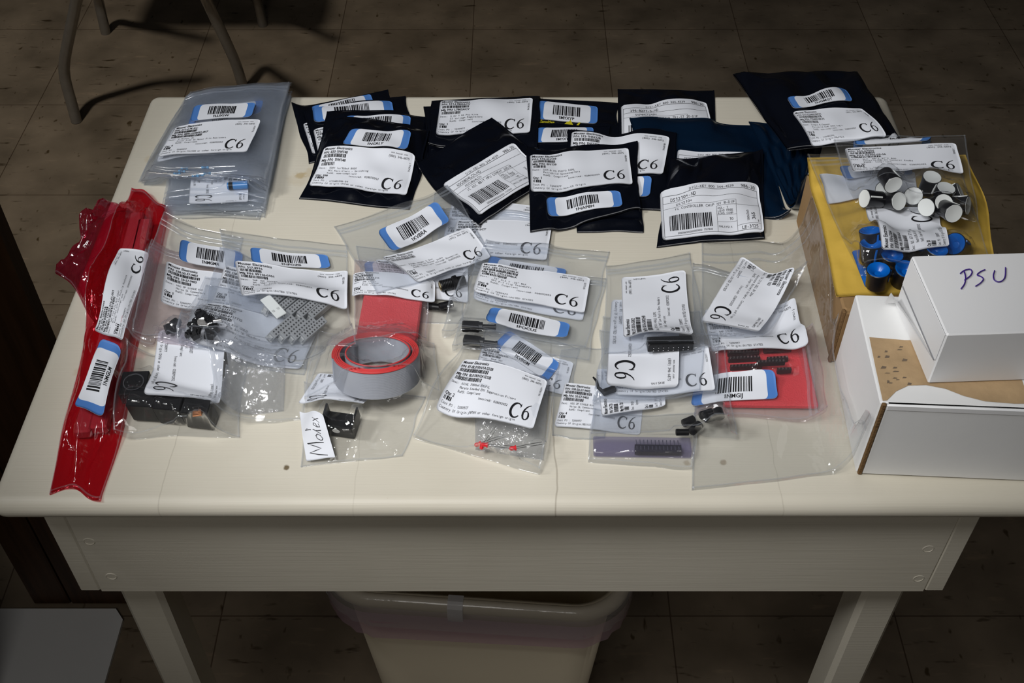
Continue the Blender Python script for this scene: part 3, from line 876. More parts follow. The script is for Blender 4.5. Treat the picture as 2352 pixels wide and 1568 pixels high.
pts = [w0, w1, w2, w3, np.array([w0[0] - 0.05, w3[1], 0.006]), np.array([w0[0] - 0.05, w0[1], 0.006])]
m = MB(); base = np.array([w0[0], w0[1], 0])
vv = [tuple(p - base) for p in pts]; k = len(vv)
m.add(vv + [(a, b, 0.0005) for a, b, c in vv], [tuple(range(k - 1, -1, -1)), tuple(range(k, 2 * k))] + [(i, (i + 1) % k, k + (i + 1) % k, k + i) for i in range(k)])
m.build('sheet', WCARD, wb)

# ------------------------------------------------------------------ boxes at the right
def frame(b, ang, z=TZ): return (float(b[0]), float(b[1]), z), (0, 0, ang)
b0, b1 = P(1904, 826), P(1828, 508)
ang = math.atan2(b1[1] - b0[1], b1[0] - b0[0]) - PI / 2
BL_, BH_ = math.hypot(*(b1 - b0)[:2]), 0.0
zs = np.linspace(TZ, .95, 400)
def up_at(b, py): 
    best = min(zs, key=lambda z: abs(784 - F_PX * ((np.array([b[0], b[1], z]) - CAM) @ _up) / ((np.array([b[0], b[1], z]) - CAM) @ _fw) - py)); return best - TZ
BH_ = up_at(b0, 712)
loc, rot = frame(b0, ang)
bx = thing('brown_carton', 'plain brown cardboard carton under the yellow padded envelope', 'box', loc, rot=rot)
MB().box(0.0, 0.115, 0.0, BL_, 0, BH_, 0.0015).build('body', BROWN, bx)
MB().box(-0.0006, 0.115, -0.0028, -0.0002, 0.001, BH_ - 0.001, 0.0005).build('end_flap', BROWN, bx)
MB().box(-0.0012, 0.0012, -0.0034, 0.0006, 0.0005, BH_ + 0.0008, 0.0005).build('flap_edge', BROWNE, bx, label='frayed corrugated flap edge')
settle(bx)
c0, c1 = P(1965, 1085), P(2352, 1102)
CH_ = up_at(c0, 925)
loc, rot = frame(c0, math.radians(-3.1))
cx = thing('white_carton', 'large white corrugated carton with torn tape on its lid, front right of the table', 'box', loc, rot=rot)
MB().box(0, 0.126, 0, 0.099, 0, CH_, 0.0010).build('body', WCARD, cx)
MB().box(0.004, 0.126, -0.0016, -0.0001, 0.0012, CH_ - 0.0012, 0.0005).build('front_flap', WCARD, cx)
MB().box(0.0008, 0.0036, -0.0022, 0.0004, 0.0005, CH_ + 0.0004, 0.0006).build('flap_edge', BROWNE, cx, label='bare corrugated edge at the front corner')
MB().box(0.0036, 0.126, -0.0021, 0.0012, CH_ - 0.0055, CH_ + 0.0006, 0.0012).build('lid_fold', WCARDB, cx, True, label='folded paper edge along the lid')
# where the white liner was torn away the brown board shows
def lid(u, v): return (u * 0.126, v * 0.099, CH_ + 0.00035)
tear = [(0.012, 0.015), (0.035, 0.02), (0.09, 0.10), (0.16, 0.155), (0.25, 0.165), (0.34, 0.14), (0.42, 0.085), (0.52, 0.045), (0.66, 0.035), (0.74, 0.04), (0.74, 0.30), (0.74, 0.56), (0.4, 0.575), (0.2, 0.565), (0.02, 0.58), (0.015, 0.3)]
MB().add([lid(a, b) for a, b in tear], [tuple(range(len(tear)))]).build('torn_patch', pbr('torn_board', (0.42, 0.29, 0.16), 0.85, 0, 0.2, bump=0.3, bscale=150, var=0.18, vscale=45), cx, label='bare brown board where the white paper is torn off')
rnd = random.Random(4); m = MB()
for k in range(16):
    u, v = rnd.uniform(0.03, 0.17), rnd.uniform(0.12, 0.55); wd = rnd.uniform(0.01, 0.035); hh = rnd.uniform(0.006, 0.03)
    m.add([tuple(np.array(lid(u + a * wd, v + b * hh)) + [0, 0, 0.0002]) for a, b in ((0, 0), (0.8, 0.15), (1, 0.8), (0.35, 1.0))], [(0, 1, 2, 3)])
m.build('tape_residue', pbr('residue', (0.15, 0.11, 0.075), 0.9), cx, label='dark scraps of old tape')
MB().box(0.035, 0.075, 0.084, 0.096, CH_, CH_ + 0.0003).build('paper_label', WCARDB, cx)
settle(cx)
p0 = P(2130, 882, TZ + CH_)
loc, rot = frame(p0, math.radians(2.6), TZ + CH_ + 0.0006)
PH_ = up_at(p0, 770) - CH_
ps = thing('small_carton', 'small plain white box with handwritten letters, on top of the white carton', 'box', loc, rot=rot)
MB().box(0, 0.088, 0, 0.0725, 0, PH_, 0.0009).build('body', WCARDB, ps)
m = MB().box(-0.0007, -0.0001, 0.001, 0.071, PH_ * 0.46, PH_ - 0.0008, 0.0002); m.build('end_flap', WCARDB, ps)
MB().add([(-0.0001, -0.0, PH_ * 0.42), (-0.009, 0.066, PH_ * 0.40), (-0.008, 0.072, 0.002), (-0.0002, 0.0725, 0.001), (-0.0006, 0.03, PH_ * 0.36)], [(0, 4, 1), (1, 4, 3), (1, 3, 2)]).build('side_tab', WCARDB, ps, label='end tab sticking out a little')
MB().box(-0.0012, -0.0006, 0.002, 0.069, PH_ * 0.445, PH_ * 0.462).build('flap_gap', pbr('gap_shadow_line', (0.25, 0.25, 0.26), 0.8), ps)
def topstroke(pts):
    d = []
    for (px, py) in pts:
        q = P(px, py, TZ + CH_ + PH_) - np.array(loc); ca, sa = math.cos(-rot[2]), math.sin(-rot[2])
        d.append((q[0] * ca - q[1] * sa, q[0] * sa + q[1] * ca, PH_ + 0.0009))
    return d
m = MB()
for st in ([(2213, 627), (2216, 640), (2214, 655), (2206, 667)], [(2204, 632), (2213, 625), (2226, 622), (2231, 628), (2227, 637), (2214, 647)],
           [(2261, 623), (2250, 628), (2243, 635), (2252, 639), (2257, 645), (2250, 654), (2239, 661)], [(2283, 625), (2280, 636), (2282, 646), (2291, 651), (2301, 648), (2307, 638), (2308, 618)]):
    q_ = np.array(topstroke(st)); d_ = []
    for i in range(len(q_) - 1):
        p0_, p1_, p2_, p3_ = q_[max(i - 1, 0)], q_[i], q_[i + 1], q_[min(i + 2, len(q_) - 1)]
        for u_ in np.linspace(0, 1, 8, endpoint=False): d_.append(tuple(0.5 * (2 * p1_ + (p2_ - p0_) * u_ + (2 * p0_ - 5 * p1_ + 4 * p2_ - p3_) * u_ ** 2 + (3 * p1_ - p0_ - 3 * p2_ + p3_) * u_ ** 3)))
    m.tube(d_ + [tuple(q_[-1])], 0.00042, 6)
m.build('handwriting', PEN, ps, True, 'handwritten letters PSU in purple pen')
print('BH', BH_, 'CH', CH_, 'PH', PH_)

# ------------------------------------------------------------------ small parts that lie in the bags
def put(px, py, dz=0.0005):
    q = hit(px, py); return (float(q[0]), float(q[1]), float(samp(dil(H, 1), q[0], q[1])) + dz)


def resistor(px, py, ang, label, tilt=0.0):
    t = thing('resistor', label, 'resistor', put(px, py, 0.0013), 'resistors in the top bag of the stack', (0, 0, math.radians(ang)))
    m = MB(); m.M = Matrix.Rotation(PI / 2, 4, 'Y')
    m.lathe([(0.0003, -0.0032), (0.0011, -0.0030), (0.0012, -0.0020), (0.0009, -0.0014), (0.0009, 0.0014), (0.0012, 0.0020), (0.0011, 0.0030), (0.0003, 0.0032)], 12).build('body', RESB, t, True)
    m = MB(); m.M = Matrix.Rotation(PI / 2, 4, 'Y')
    m.lathe([(0.00102, -0.0009), (0.00102, -0.0004)], 12); m.lathe([(0.00102, 0.0004), (0.00102, 0.0009)], 12); m.build('band', RESD, t, True)
    for s in (-1, 1): MB().tube([(s * 0.003, 0, 0), (s * 0.014, 0.0006 * s, 0.0002), (s * 0.025, 0.0016, -0.0004)], 0.00028, 6).build('lead', METAL, t, True)
    return t


def cyl_part(name, label, cat, loc, r, L, ang, mat, group=None, cap=None, tilt=PI / 2, body='body'):
    t = thing(name, label, cat, loc, group, (0, 0, math.radians(ang)))
    m = MB(); m.M = Matrix.Translation((0, 0, r)) @ Matrix.Rotation(tilt, 4, 'Y')
    m.lathe([(r * .8, -L / 2), (r, -L / 2 + r * .15), (r, L / 2 - r * .15), (r * .8, L / 2)], 18).build(body, mat, t, True)
    if cap:
        m = MB(); m.M = Matrix.Translation((0, 0, r)) @ Matrix.Rotation(tilt, 4, 'Y')
        m.lathe([(r * 1.01, -L * 0.42), (r * 1.01, -L * 0.22)], 18, False, False); m.build('stripe', cap, t, True)
    return t


def blob_box(name, label, cat, loc, size, ang, mat, group=None, tilt=(0, 0), extra=None):
    t = thing(name, label, cat, loc, group, (tilt[0], tilt[1], math.radians(ang)))
    a, b, c = size
    MB().box(-a / 2, a / 2, -b / 2, b / 2, 0, c, min(a, b, c) * 0.12).build('body', mat, t)
    if extra: extra(t, a, b, c)
    return t


def knob(px, py, z, rx, rz, capm, label, group, dished):
    q = P(px, py, z)
    t = thing('control_knob', label, 'knob', (float(q[0]), float(q[1]), z), group, (rx, 0, rz))
    MB().lathe([(0.0058, -0.0150), (0.0062, -0.0140), (0.0064, -0.0060), (0.0070, -0.0012), (0.0071, 0.0), (0.0068, 0.0004), (0.0066, -0.0002), (0.0062, -0.0060)], 28, True, True).build('body', KNOBB, t, True)
    if dished: pr = [(0.0067, 0.0), (0.0065, 0.0007), (0.0061, 0.0006), (0.0040, -0.0016), (0.0022, -0.0030), (0.0020, -0.0034), (0.0001, -0.0034)]
    else: pr = [(0.0067, 0.0), (0.0066, 0.0006), (0.0060, 0.0005), (0.0030, 0.0001), (0.0001, 0.0)]
    MB().lathe(pr, 28, False, True).build('cap', capm, t, True)
    m = MB(); pa = math.radians(-90 if rx < 0.4 else 50); cp, sp = math.cos(pa), math.sin(pa); m.tube([(0.0070 * cp, 0.0070 * sp, -0.0008), (0.0066 * cp, 0.0066 * sp, -0.0050), (0.0063 * cp, 0.0063 * sp, -0.0110)], 0.0007, 6); m.build('pointer_line', capm, t)
    return t


def strip_socket(px, py, npin, ang, label, group):
    L = npin * 0.00254
    t = thing('socket_strip', label, 'socket', put(px, py, 0.0004), group, (0, 0, math.radians(ang)))
    MB().box(0, L, -0.0013, 0.0013, 0, 0.0042, 0.0002).build('body', BLACKP, t)
    for k in range(npin):
        MB().lathe([(0.00078, 0.0042), (0.00075, 0.0047), (0.0003, 0.0047)], 8).build('contact', METAL, t).location = ((k + .5) * 0.00254, 0, 0)
    return t


def idc(px, py, label, roll, ang=55, z=0.004, tab=None):
    q = put(px, py, z)
    t = thing('ribbon_connector', label, 'connector', q, 'grey connectors in the centre left bag', (0, 0, math.radians(ang)))
    R = Matrix.Rotation(roll, 4, 'X')
    m = MB(); m.M = R; m.box(-0.0115, 0.0115, -0.0029, 0.0029, -0.0040, 0.0040, 0.0003).build('body', GREYP, t)
    m = MB(); m.M = R; m.box(-0.0122, 0.0122, -0.0031, 0.0031, -0.0072, -0.0045, 0.0004)
    m.box(-0.0122, -0.0112, -0.0016, 0.0016, -0.0072, 0.0015, 0.0002); m.box(0.0112, 0.0122, -0.0016, 0.0016, -0.0072, 0.0015, 0.0002); m.build('clamp', GREYL, t)
    for k in range(8):
        for s in (-1, 1):
            m = MB(); m.M = R @ Matrix.Translation(((k - 3.5) * 0.00254, s * 0.00127, 0.00402)); m.box(-0.0006, 0.0006, -0.0006, 0.0006, 0, 0.00006); m.build('contact_hole', HOLE, t)
    return t


def bubble(name, label, pix, hgt, cell=0.0062, n=70, seed=0):
    Q = [hit(*p) for p in pix]; c = np.mean(Q, 0); rng = np.random.default_rng(seed)
    s = np.linspace(0, 1, n); S_, T_ = np.meshgrid(s, s, indexing='ij'); XY = quad_xy(Q, S_, T_)
    lo = samp(drape(H, 2), XY[..., 0], XY[..., 1]) + 0.0004
    bell = (16 * S_ * (1 - S_) * T_ * (1 - T_)) ** 0.35
    bx_, by_ = XY[..., 0] / cell, XY[..., 1] / (cell * 0.866); row = np.floor(by_)
    fx = (bx_ + 0.5 * (row % 2)) % 1 - 0.5; fy = by_ % 1 - 0.5
    bub = np.sqrt(np.maximum(0, 1 - (fx * 2.3) ** 2 - (fy * 2.2) ** 2))
    hi = lo + 0.0006 + hgt * bell * (0.8 + 0.2 * np.sin(7 * S_ + 3 * T_)) + 0.0011 * bub * np.clip(bell * 3, 0, 1)
    base_ = np.array([c[0], c[1], float(samp(H, c[0], c[1]))])
    v = np.concatenate([np.concatenate([XY, hi[..., None]], -1).reshape(-1, 3), np.concatenate([XY, lo[..., None]], -1).reshape(-1, 3)]) - base_
    f = grid_faces(n, n, 0, True) + grid_faces(n, n, n * n)
    per = [i * n for i in range(n)] + [(n - 1) * n + j for j in range(1, n)] + [i * n + n - 1 for i in range(n - 2, -1, -1)] + [j for j in range(n - 2, 0, -1)]
    for a, b in zip(per, per[1:] + per[:1]): f.append((a, b, b + n * n, a + n * n))
    o = part(name, v, f, BUBBLE, None, True); o.location = base_; tag(o, label, 'bubble wrap')
    splat(XY[..., 0].ravel(), XY[..., 1].ravel(), hi.ravel()); return o


GB, GD = 'clear parts bags', 'dark shielding bags'
# ------------------------------------------------------------------ big thin bag under the right hand pile
bag('clear_bag', 'large thin nearly empty clear bag spread against the white carton', 'plastic bag',
    [(1610, 552), (1836, 560), (1962, 1078), (1592, 1128)], FILM_THIN, 0.0012, 0.0012, 22, group=GB, zip_edge='top', seed=3)

# ------------------------------------------------------------------ tall stack of flat bags at the back left
stk = [((428, 240), (668, 222), (600, 506), (372, 502)), ((426, 236), (672, 216), (604, 500), (376, 496)), ((430, 236), (664, 222), (602, 496), (374, 496)), ((424, 232), (672, 212), (606, 494), (380, 494)),
       ((428, 230), (668, 208), (604, 488), (378, 490))]
words = ['lowest', 'second lowest', 'third lowest', 'fourth lowest', 'fifth lowest']
for k, q in enumerate(stk):
    lab = []
    if k == 4: lab = [('m', cw((440, 405), (572, 402), (570, 466), (434, 470)), pr_mouser('661-EKZE', 'EKZE16V', ['470uF 16V', 'Capacitors', 'RoHS: Compliant'], 1, 'JAPAN', '1NGMLT'))]
    if k == 4:
        pass
    bag('clear_bag', 'flat clear zip bag, %s of the tall stack at the back left' % words[k], 'plastic bag', q, FILM, 0.0012, 0.0005, 10, group=GB, zip_edge='bottom', seed=20 + k, labels=lab)
b0 = H.copy()
t = cyl_part('capacitor', 'blue and black can capacitor inside the stack at the back left', 'capacitor', put(548, 434), 0.0034, 0.0175, 6, CAPB, cap=BLACKP)
settle(t)
bag('clear_bag', 'clear zip bag holding a blue capacitor in the stack at the back left', 'plastic bag', [(424, 228), (670, 205), (608, 482), (374, 484)], FILM_GLOSS, 0.001, 0.0006, 10, base=b0, group=GB, zip_edge='bottom', seed=27)
for k, q in enumerate([((436, 226), (666, 204), (614, 442), (326, 428)), ((442, 222), (670, 198), (612, 440), (326, 424)), ((438, 220), (664, 200), (616, 438), (322, 424)), ((440, 218), (670, 196), (612, 436), (324, 422))]):
    lab = []
    if k == 2: lab = [('s', [(462, 248), (606, 232), (598, 262), (448, 280)], pr_code('1LL1MW', 7))]
    if k == 3: lab = [('s', [(444, 258), (592, 240), (578, 274), (430, 296)], pr_code('1LL0MW', 9)), ('m', [(398, 300), (594, 284), (568, 352), (360, 378)], pr_mouser('271-10K-RC', 'MFR-25FBF52-10K', ['10Kohms 1%', 'Xicon', 'RoHS: Compliant'], 4, 'TAIWAN', '1LL0MW'))]
    bag('clear_bag', 'flat clear zip bag, %s of four under the resistor bag' % ['lowest', 'second', 'third', 'uppermost'][k], 'plastic bag', q, FILM, 0.0012, 0.0005, 10, group=GB, zip_edge='top', seed=30 + k, labels=lab)
b0 = H.copy()
rs = []
for (x, y, a) in ((425, 391, -3), (419, 398, -8), (408, 403, -2), (472, 388, 2), (461, 408, 3), (451, 412, -4), (477, 403, 6)):
    rs.append(resistor(x, y, a, 'small blue banded resistor among seven in the top bag of the tall stack'))
for t in rs: settle(t)
bag('clear_bag', 'clear zip bag with blue resistors on top of the tall stack', 'plastic bag', [(439, 216), (668, 195), (612, 434), (322, 421)], FILM, 0.0012, 0.0006, 12, base=b0, group=GB, zip_edge='top', seed=40,
    labels=[('s', [(447, 247), (588, 237), (578, 270), (436, 282)], pr_code('1LL0GW', 11)), ('m', [(405, 295), (600, 278), (567, 352), (363, 366)], pr_mouser('271-4.7K-RC', 'MFR-25FBF52-4K7', ['4.7Kohms 1%', 'Xicon 1/4W 1% Metal Film Resistors', 'RoHS: Compliant'], 4, 'TAIWAN or other foreign origin', '1LL0GW'))])

# ------------------------------------------------------------------ dark bags along the back
mo = pr_mouser('625-1N4001', '1N4001', ['50V 1A', 'Vishay Rectifiers', 'RoHS: Compliant'], 10, 'CHINA', '1NGRKY')
bag('shielding_bag', 'dark shielding bag at the back, furthest left of the fanned group', 'antistatic bag', [(673, 252), (893, 207), (925, 325), (708, 378)], ESD, 0.002, 0.0005, 8, group=GD, seed=50,
    labels=[('s', [(716, 248), (851, 217), (858, 236), (722, 272)], pr_code('1NGRKZ', 3)), ('m', [(696, 286), (880, 250), (898, 320), (718, 356)], mo)])
bag('shielding_bag', 'dark shielding bag second in the fanned group at the back left', 'antistatic bag', [(701, 263), (935, 222), (965, 345), (728, 390)], ESD, 0.002, 0.0005, 8, group=GD, seed=51,
    labels=[('s', [(718, 252), (900, 236), (905, 262), (722, 284)], pr_code('1NGRLX', 5)), ('m', [(720, 301), (915, 270), (930, 340), (735, 372)], mo)])
bag('shielding_bag', 'dark shielding bag third in the fanned group, just behind the large diode bag', 'antistatic bag', [(752, 258), (998, 270), (992, 395), (728, 402)], ESD, 0.0028, 0.0006, 8, group=GD, seed=52,
    labels=[('s', [(795, 268), (944, 271), (942, 296), (788, 296)], pr_code('1NGRLW', 8)), ('m', [(755, 308), (945, 315), (930, 385), (735, 380)], mo)])
bag('shielding_bag', 'dark shielding bag lying lowest under the voltage regulator bag', 'antistatic bag', [(976, 247), (1232, 240), (1228, 395), (985, 388)], ESD, 0.0025, 0.0006, 8, group=GD, seed=53,
    labels=[('s', [(1024, 318), (1160, 312), (1156, 342), (1016, 346)], pr_code('1NGRLV', 13))])
bag('clear_bag', 'clear bag with a large white label showing below the slanted dark bag', 'plastic bag', [(1000, 445), (1240, 440), (1250, 600), (985, 600)], FILM, 0.002, 0.0005, 8, group=GB, zip_edge='bottom', seed=54,
    labels=[('m', [(1040, 462), (1268, 482), (1246, 575), (1018, 553)], pr_mouser('595-TL072CP', 'TL072CP', ['Dual Low-Noise', 'ST Op Amps', 'RoHS: Compliant'], 4, 'SINGAPORE', '1NGRM0'))])
bag('clear_bag', 'clear bag whose label shows dimly through the zip strip of the centre bag', 'plastic bag', [(1010, 480), (1268, 500), (1262, 640), (1000, 630)], FILM, 0.002, 0.0005, 8, group=GB, zip_edge='top', seed=55,
    labels=[('m', [(1050, 507), (1268, 520), (1255, 600), (1030, 590)], pr_mouser('512-LM7812', 'LM7812CT', ['12V 1A', 'Regulators'], 2, 'CHINA or other foreign origin', '1NGRM4'))])
bag('shielding_bag', 'large dark shielding bag with a diode label and silver lower edge', 'antistatic bag', [(764, 279), (988, 300), (940, 482), (688, 459)], ESD, 0.0055, 0.0009, 12, group=GD, seed=56,
    labels=[('s', [(806, 299), (946, 308), (935, 346), (785, 332)], pr_code('1NGRLY', 15)), ('m', [(746, 346), (955, 366), (934, 456), (710, 432)], pr_mouser('833-1N4148', '1N4148', ['100V Io/150mA BULK', 'MCC Rectifiers - Switching', 'RoHS: non-compliant'], 100, 'CHINA or other foreign origin', '1NGRLY', '028070957', 'ICSN82206-01'))])
b = bag('shielding_bag', 'dark shielding bag with a yellow warning print under its barcode sticker', 'antistatic bag', [(1200, 225), (1422, 240), (1424, 335), (1200, 335)], ESD, 0.002, 0.0005, 8, group=GD, seed=57)
Pq = Print(); Pq.text(2, 6, 5, 'Sensitive', bold=True); Pq.poly([(30, 8), (37, 0), (44, 8)], [(0, 1, 2)]); Pq.rect(2, 8, 26, 8.8); Pq.poly([(46, 8), (50, 1), (52, 2), (48, 9)], [(0, 1, 2, 3)])
def decal(root, pix, w, h, pr, mat, name='printed_text', lift=0.0006):
    Q = [hit(*p) for p in pix]; S = blur(dil(H, 2), 2); m = np.array(pr.v); xy = quad_xy(Q, m[:, 0] / w, m[:, 1] / h); z = samp(S, xy[:, 0], xy[:, 1]) + lift
    return part(name, np.concatenate([xy, z[:, None]], 1), pr.f, mat, root)
decal(b, [(1240, 272), (1345, 276), (1340, 298), (1232, 292)], 56, 10, Pq, YELINK)
add_label(b, [(1235, 234), (1373, 248), (1372, 286), (1230, 274)], pr_code('1MYXYP', 17), 'barcode_sticker', blue=1.0, radius=0.2)
bag('shielding_bag', 'dark shielding bag just in front of the yellow warning print', 'antistatic bag', [(1222, 289), (1400, 290), (1395, 400), (1215, 400)], ESD, 0.002, 0.0005, 8, group=GD, seed=58,
    labels=[('s', [(1234, 295), (1364, 294), (1360, 326), (1226, 330)], pr_code('1MYXYR', 19))])
bag('shielding_bag', 'dark shielding bag with the wide voltage regulator label at the back centre', 'antistatic bag', [(990, 236), (1238, 224), (1236, 345), (985, 340)], ESD, 0.003, 0.0005, 8, group=GD, seed=59,
    labels=[('m', [(1012, 236), (1224, 228), (1217, 308), (1001, 311)], pr_mouser('511-L7805ACV', 'L7805ACV', ['5.0V 1.0A Positive', 'ST Voltage Regulators', 'RoHS: Compliant'], 1, 'CHINA or other foreign origin', '1NGRMA'))])
bag('shielding_bag', 'dark shielding bag at the back with a curved framed label, against the table edge', 'antistatic bag', [(1418, 206), (1640, 210), (1652, 345), (1420, 345)], ESD, 0.007, 0.0012, 12, group=GD, seed=60,
    labels=[('m', [(1426, 247), (1622, 240), (1640, 338), (1428, 340)], pr_digi('296-8271-5-ND', 'SN74HCT245N', 'IC OCT BUS TRANSCVR TRI-ST 20-DIP', 'LE-3119', '353', 'MALAYSIA'))])
bag('shielding_bag', 'broad navy shielding bag mostly hidden under the bag with the controller chip label', 'antistatic bag', [(1446, 274), (1745, 289), (1812, 508), (1510, 480)], ESDB, 0.004, 0.0007, 10, group=GD, seed=61,
    labels=[('m', [(1556, 347), (1722, 354), (1735, 430), (1550, 430)], pr_digi('DS1233-10-ND', 'DS1233-10', 'IC ECONORESET 5V', 'LE-3124', '361', 'MALAYSIA'))])
bag('shielding_bag', 'dark shielding bag hanging down between the navy bag and the brown carton', 'antistatic bag', [(1722, 282), (1900, 292), (1860, 400), (1838, 462)], ESDB, 0.004, 0.0008, 8, group=GD, seed=62)
bag('shielding_bag', 'large black shielding bag with raised corners at the back right corner of the table', 'antistatic bag', [(1682, 172), (1965, 166), (2078, 326), (1808, 345)], ESD, 0.007, 0.0014, 14, group=GD, seed=63, zc=[.768, .775, .790, .772], curl=0.004,
    labels=[('s', [(1806, 226), (1940, 211), (1958, 239), (1822, 254)], pr_code('1NGMGT', 21)), ('m', [(1818, 266), (1978, 253), (2036, 318), (1862, 337)], pr_mouser('511-CD4051BCN', 'CD4051BCN', ['Single 8-Channel', 'Fairchild CD4K CMOS Logic', 'RoHS: non-compliant'], 8, 'MALAYSIA', '1NGMGT', '028070957', 'ICSN82206'))])
bag('shielding_bag', 'dark shielding bag with the zener diode label, tucked behind the optocoupler bag', 'antistatic bag', [(1304, 300), (1554, 309), (1520, 486), (1320, 478)], ESD, 0.003, 0.0006, 8, group=GD, seed=64,
    labels=[('m', [(1313, 306), (1538, 318), (1522, 403), (1306, 394)], pr_mouser('512-1N5232B', '1N5232B', ['5.6V 0.5W', 'Fairchild Zener Diodes'], 4, 'CHINA or other foreign origin', '1NGRMB')), ('s', [(1350, 408), (1497, 410), (1492, 453), (1345, 450)], pr_code('1NGRMB', 23))])
bag('shielding_bag', 'dark shielding bag peeping out below the optocoupler bag', 'antistatic bag', [(1300, 420), (1458, 420), (1482, 534), (1325, 536)], ESD, 0.003, 0.0009, 8, group=GD, seed=65)
bag('shielding_bag', 'dark shielding bag lying slanted in the middle with a framed converter label', 'antistatic bag', [(948, 368), (1133, 274), (1268, 405), (1100, 518)], ESD, 0.008, 0.0014, 14, group=GD, seed=66,
    labels=[('m', [(1016, 428), (1180, 334), (1262, 405), (1101, 500)], pr_digi('ADC0804LCN-ND', 'ADC0804LCN', 'IC ADC 8BIT MPU COMPAT 20DIP', 'LE-3120', '357', 'PHILIPPINES'))])
bag('shielding_bag', 'dark shielding bag with the optocoupler label and a sticker below it', 'antistatic bag', [(1207, 342), (1456, 328), (1479, 492), (1218, 535)], ESD, 0.0035, 0.0007, 10, group=GD, seed=67,
    labels=[('m', [(1217, 357), (1443, 344), (1453, 428), (1219, 447)], pr_mouser('512-6N139', '6N139', ['DIP-8 HG PHOTO DARL', 'Fairchild Optocouplers', 'RoHS: Compliant'], 1, 'Non-US Origin', '1NAP8H')), ('s', [(1254, 457), (1424, 443), (1430, 477), (1259, 501)], pr_code('1NAP8H', 25))])
bag('shielding_bag', 'dark shielding bag with the framed controller chip label', 'antistatic bag', [(1536, 368), (1748, 355), (1757, 552), (1507, 567)], ESD, 0.008, 0.0015, 14, group=GD, seed=68,
    labels=[('m', [(1515, 448), (1741, 432), (1754, 541), (1521, 556)], pr_digi('DS1210+-ND', 'DS1210+', 'IC CONTROLLER CHIP NV 8-DIP', 'LE-3125', '365', 'MALAYSIA'))])

# ------------------------------------------------------------------ red bags at the left edge
bag('red_film_bag', 'crumpled pinkish red film bag hanging over the left edge of the table', 'plastic bag', [(208, 505), (298, 482), (240, 760), (142, 630)], PINK, 0.020, 0.0055, 30, seed=70, n=60, curl=0.006, edge=0.004)
b0 = H.copy()
for k, (q0, q1) in enumerate((((322, 505), (195, 1010)), ((338, 520), (232, 1000)))):
    a, b = P(*q0), P(*q1); L = float(np.linalg.norm(b - a))
    t = thing('component_tube', 'long square plastic tube inside the long red bag, %s one' % ('left', 'right')[k], 'tube', (float(b[0]), float(b[1]), TZ + 0.0012), 'tubes in the long red bag', (0, 0, math.atan2(a[1] - b[1], a[0] - b[0])))
    MB().box(0, L, -0.0055, 0.0055, 0, 0.008, 0.0012).build('body', pbr('tube_red', (0.50, 0.30, 0.30), 0.4), t)
    settle(t)
bag('red_film_bag', 'long red film bag with a wrapped label along the left of the table', 'plastic bag', [(303, 436), (378, 482), (243, 1140), (120, 1134)], RED, 0.008, 0.0034, 40, base=b0, seed=71, n=70, edge=0.003, tent=5,
    labels=[('m', ccw((276, 576), (346, 592), (284, 790), (219, 766)), pr_mouser('575-193316', '110-93-316-41-001', ['16P TIN PIN GLD CONT', 'Mill-Max DIP Low Profile Sockets', 'RoHS: non-compliant'], 11, 'UNITED STATES', '1NMGLM')), ('s', ccw((235, 785), (282, 806), (237, 963), (172, 941)), pr_code('1NMGLM', 27))])

# ------------------------------------------------------------------ clear bags at the front left
# DIN sockets
b0 = H.copy()
def din(loc, rot, label):
    t = thing('din_socket', label, 'connector', loc, 'black DIN sockets in the lower left bag', rot)
    MB().box(-0.0095, 0.0095, -0.010, 0.010, 0, 0.0125, 0.0006).build('body', BLACKP, t)
    m = MB(); m.lathe([(0.0066, 0.0126), (0.0074, 0.0131), (0.0066, 0.0131)], 26, False, False); m.build('collar', pbr('dark_collar', (0.05, 0.05, 0.055), 0.4), t, True)
    m = MB(); m.lathe([(0.0064, 0.01265), (0.0001, 0.01270)], 26, False, False); m.build('face', BLACKM, t)
    for a in (0, 45, 90, 135, 180):
        m = MB(); m.M = Matrix.Translation((0.0042 * math.cos(math.radians(a + 180)), 0.0042 * math.sin(math.radians(a + 180)), 0.0127)); m.lathe([(0.0007, 0), (0.0006, 0.0004)], 10); m.build('pin_hole', METAL, t)
    for s in (-1, 0, 1): MB().box(s * 0.004 - 0.0004, s * 0.004 + 0.0004, -0.0135, -0.010, 0.003, 0.0034).build('solder_tag', METAL, t)
    return t
for (x, y, r, lb) in ((318, 902, (0.12, 0.0, 0.05), 'black DIN socket with its round face up beside a sideways label'),):
    t = din(put(x, y, 0.0005), r, lb); settle(t)
for k, (x, y) in enumerate(((340, 965), (400, 972), (462, 982))):
    q = put(x, y, 0.001); t = din((q[0], q[1] - 0.004, q[2] + 0.0105), (math.radians(-80), 0, math.radians(-4 - 2 * k)), 'black DIN socket on its side at the lower left, %s of three' % ('left', 'middle', 'right')[k]); settle(t)
t = blob_box('terminal_tab', 'copper coloured terminal tab at the lower right of the black socket row', 'connector', put(468, 1000, 0.002), (0.006, 0.003, 0.0012), 10, COPPER, extra=lambda t, a, b, c: MB().box(a * .2, a * .5, -b * .5, b * .5, c, c * 3).build('tongue', COPPER, t)); settle(t)
bag('clear_bag', 'clear bag with black DIN sockets at the lower left of the table', 'plastic bag', [(300, 800), (566, 820), (552, 1012), (264, 990)], FILM_GLOSS, 0.0012, 0.0012, 18, base=b0, group=GB, seed=86, tent=4, n=60,
    labels=[('m', cw((365, 760), (520, 745), (506, 940), (340, 935)), pr_mouser('161-0504', None, ['5P DIN SOCKET', 'PCB Mount', 'RoHS: Compliant'], 4, 'CHINA or other foreign origin', '1PNBYQ'), dict(stiff=5, z0=TZ + 0.0135))])
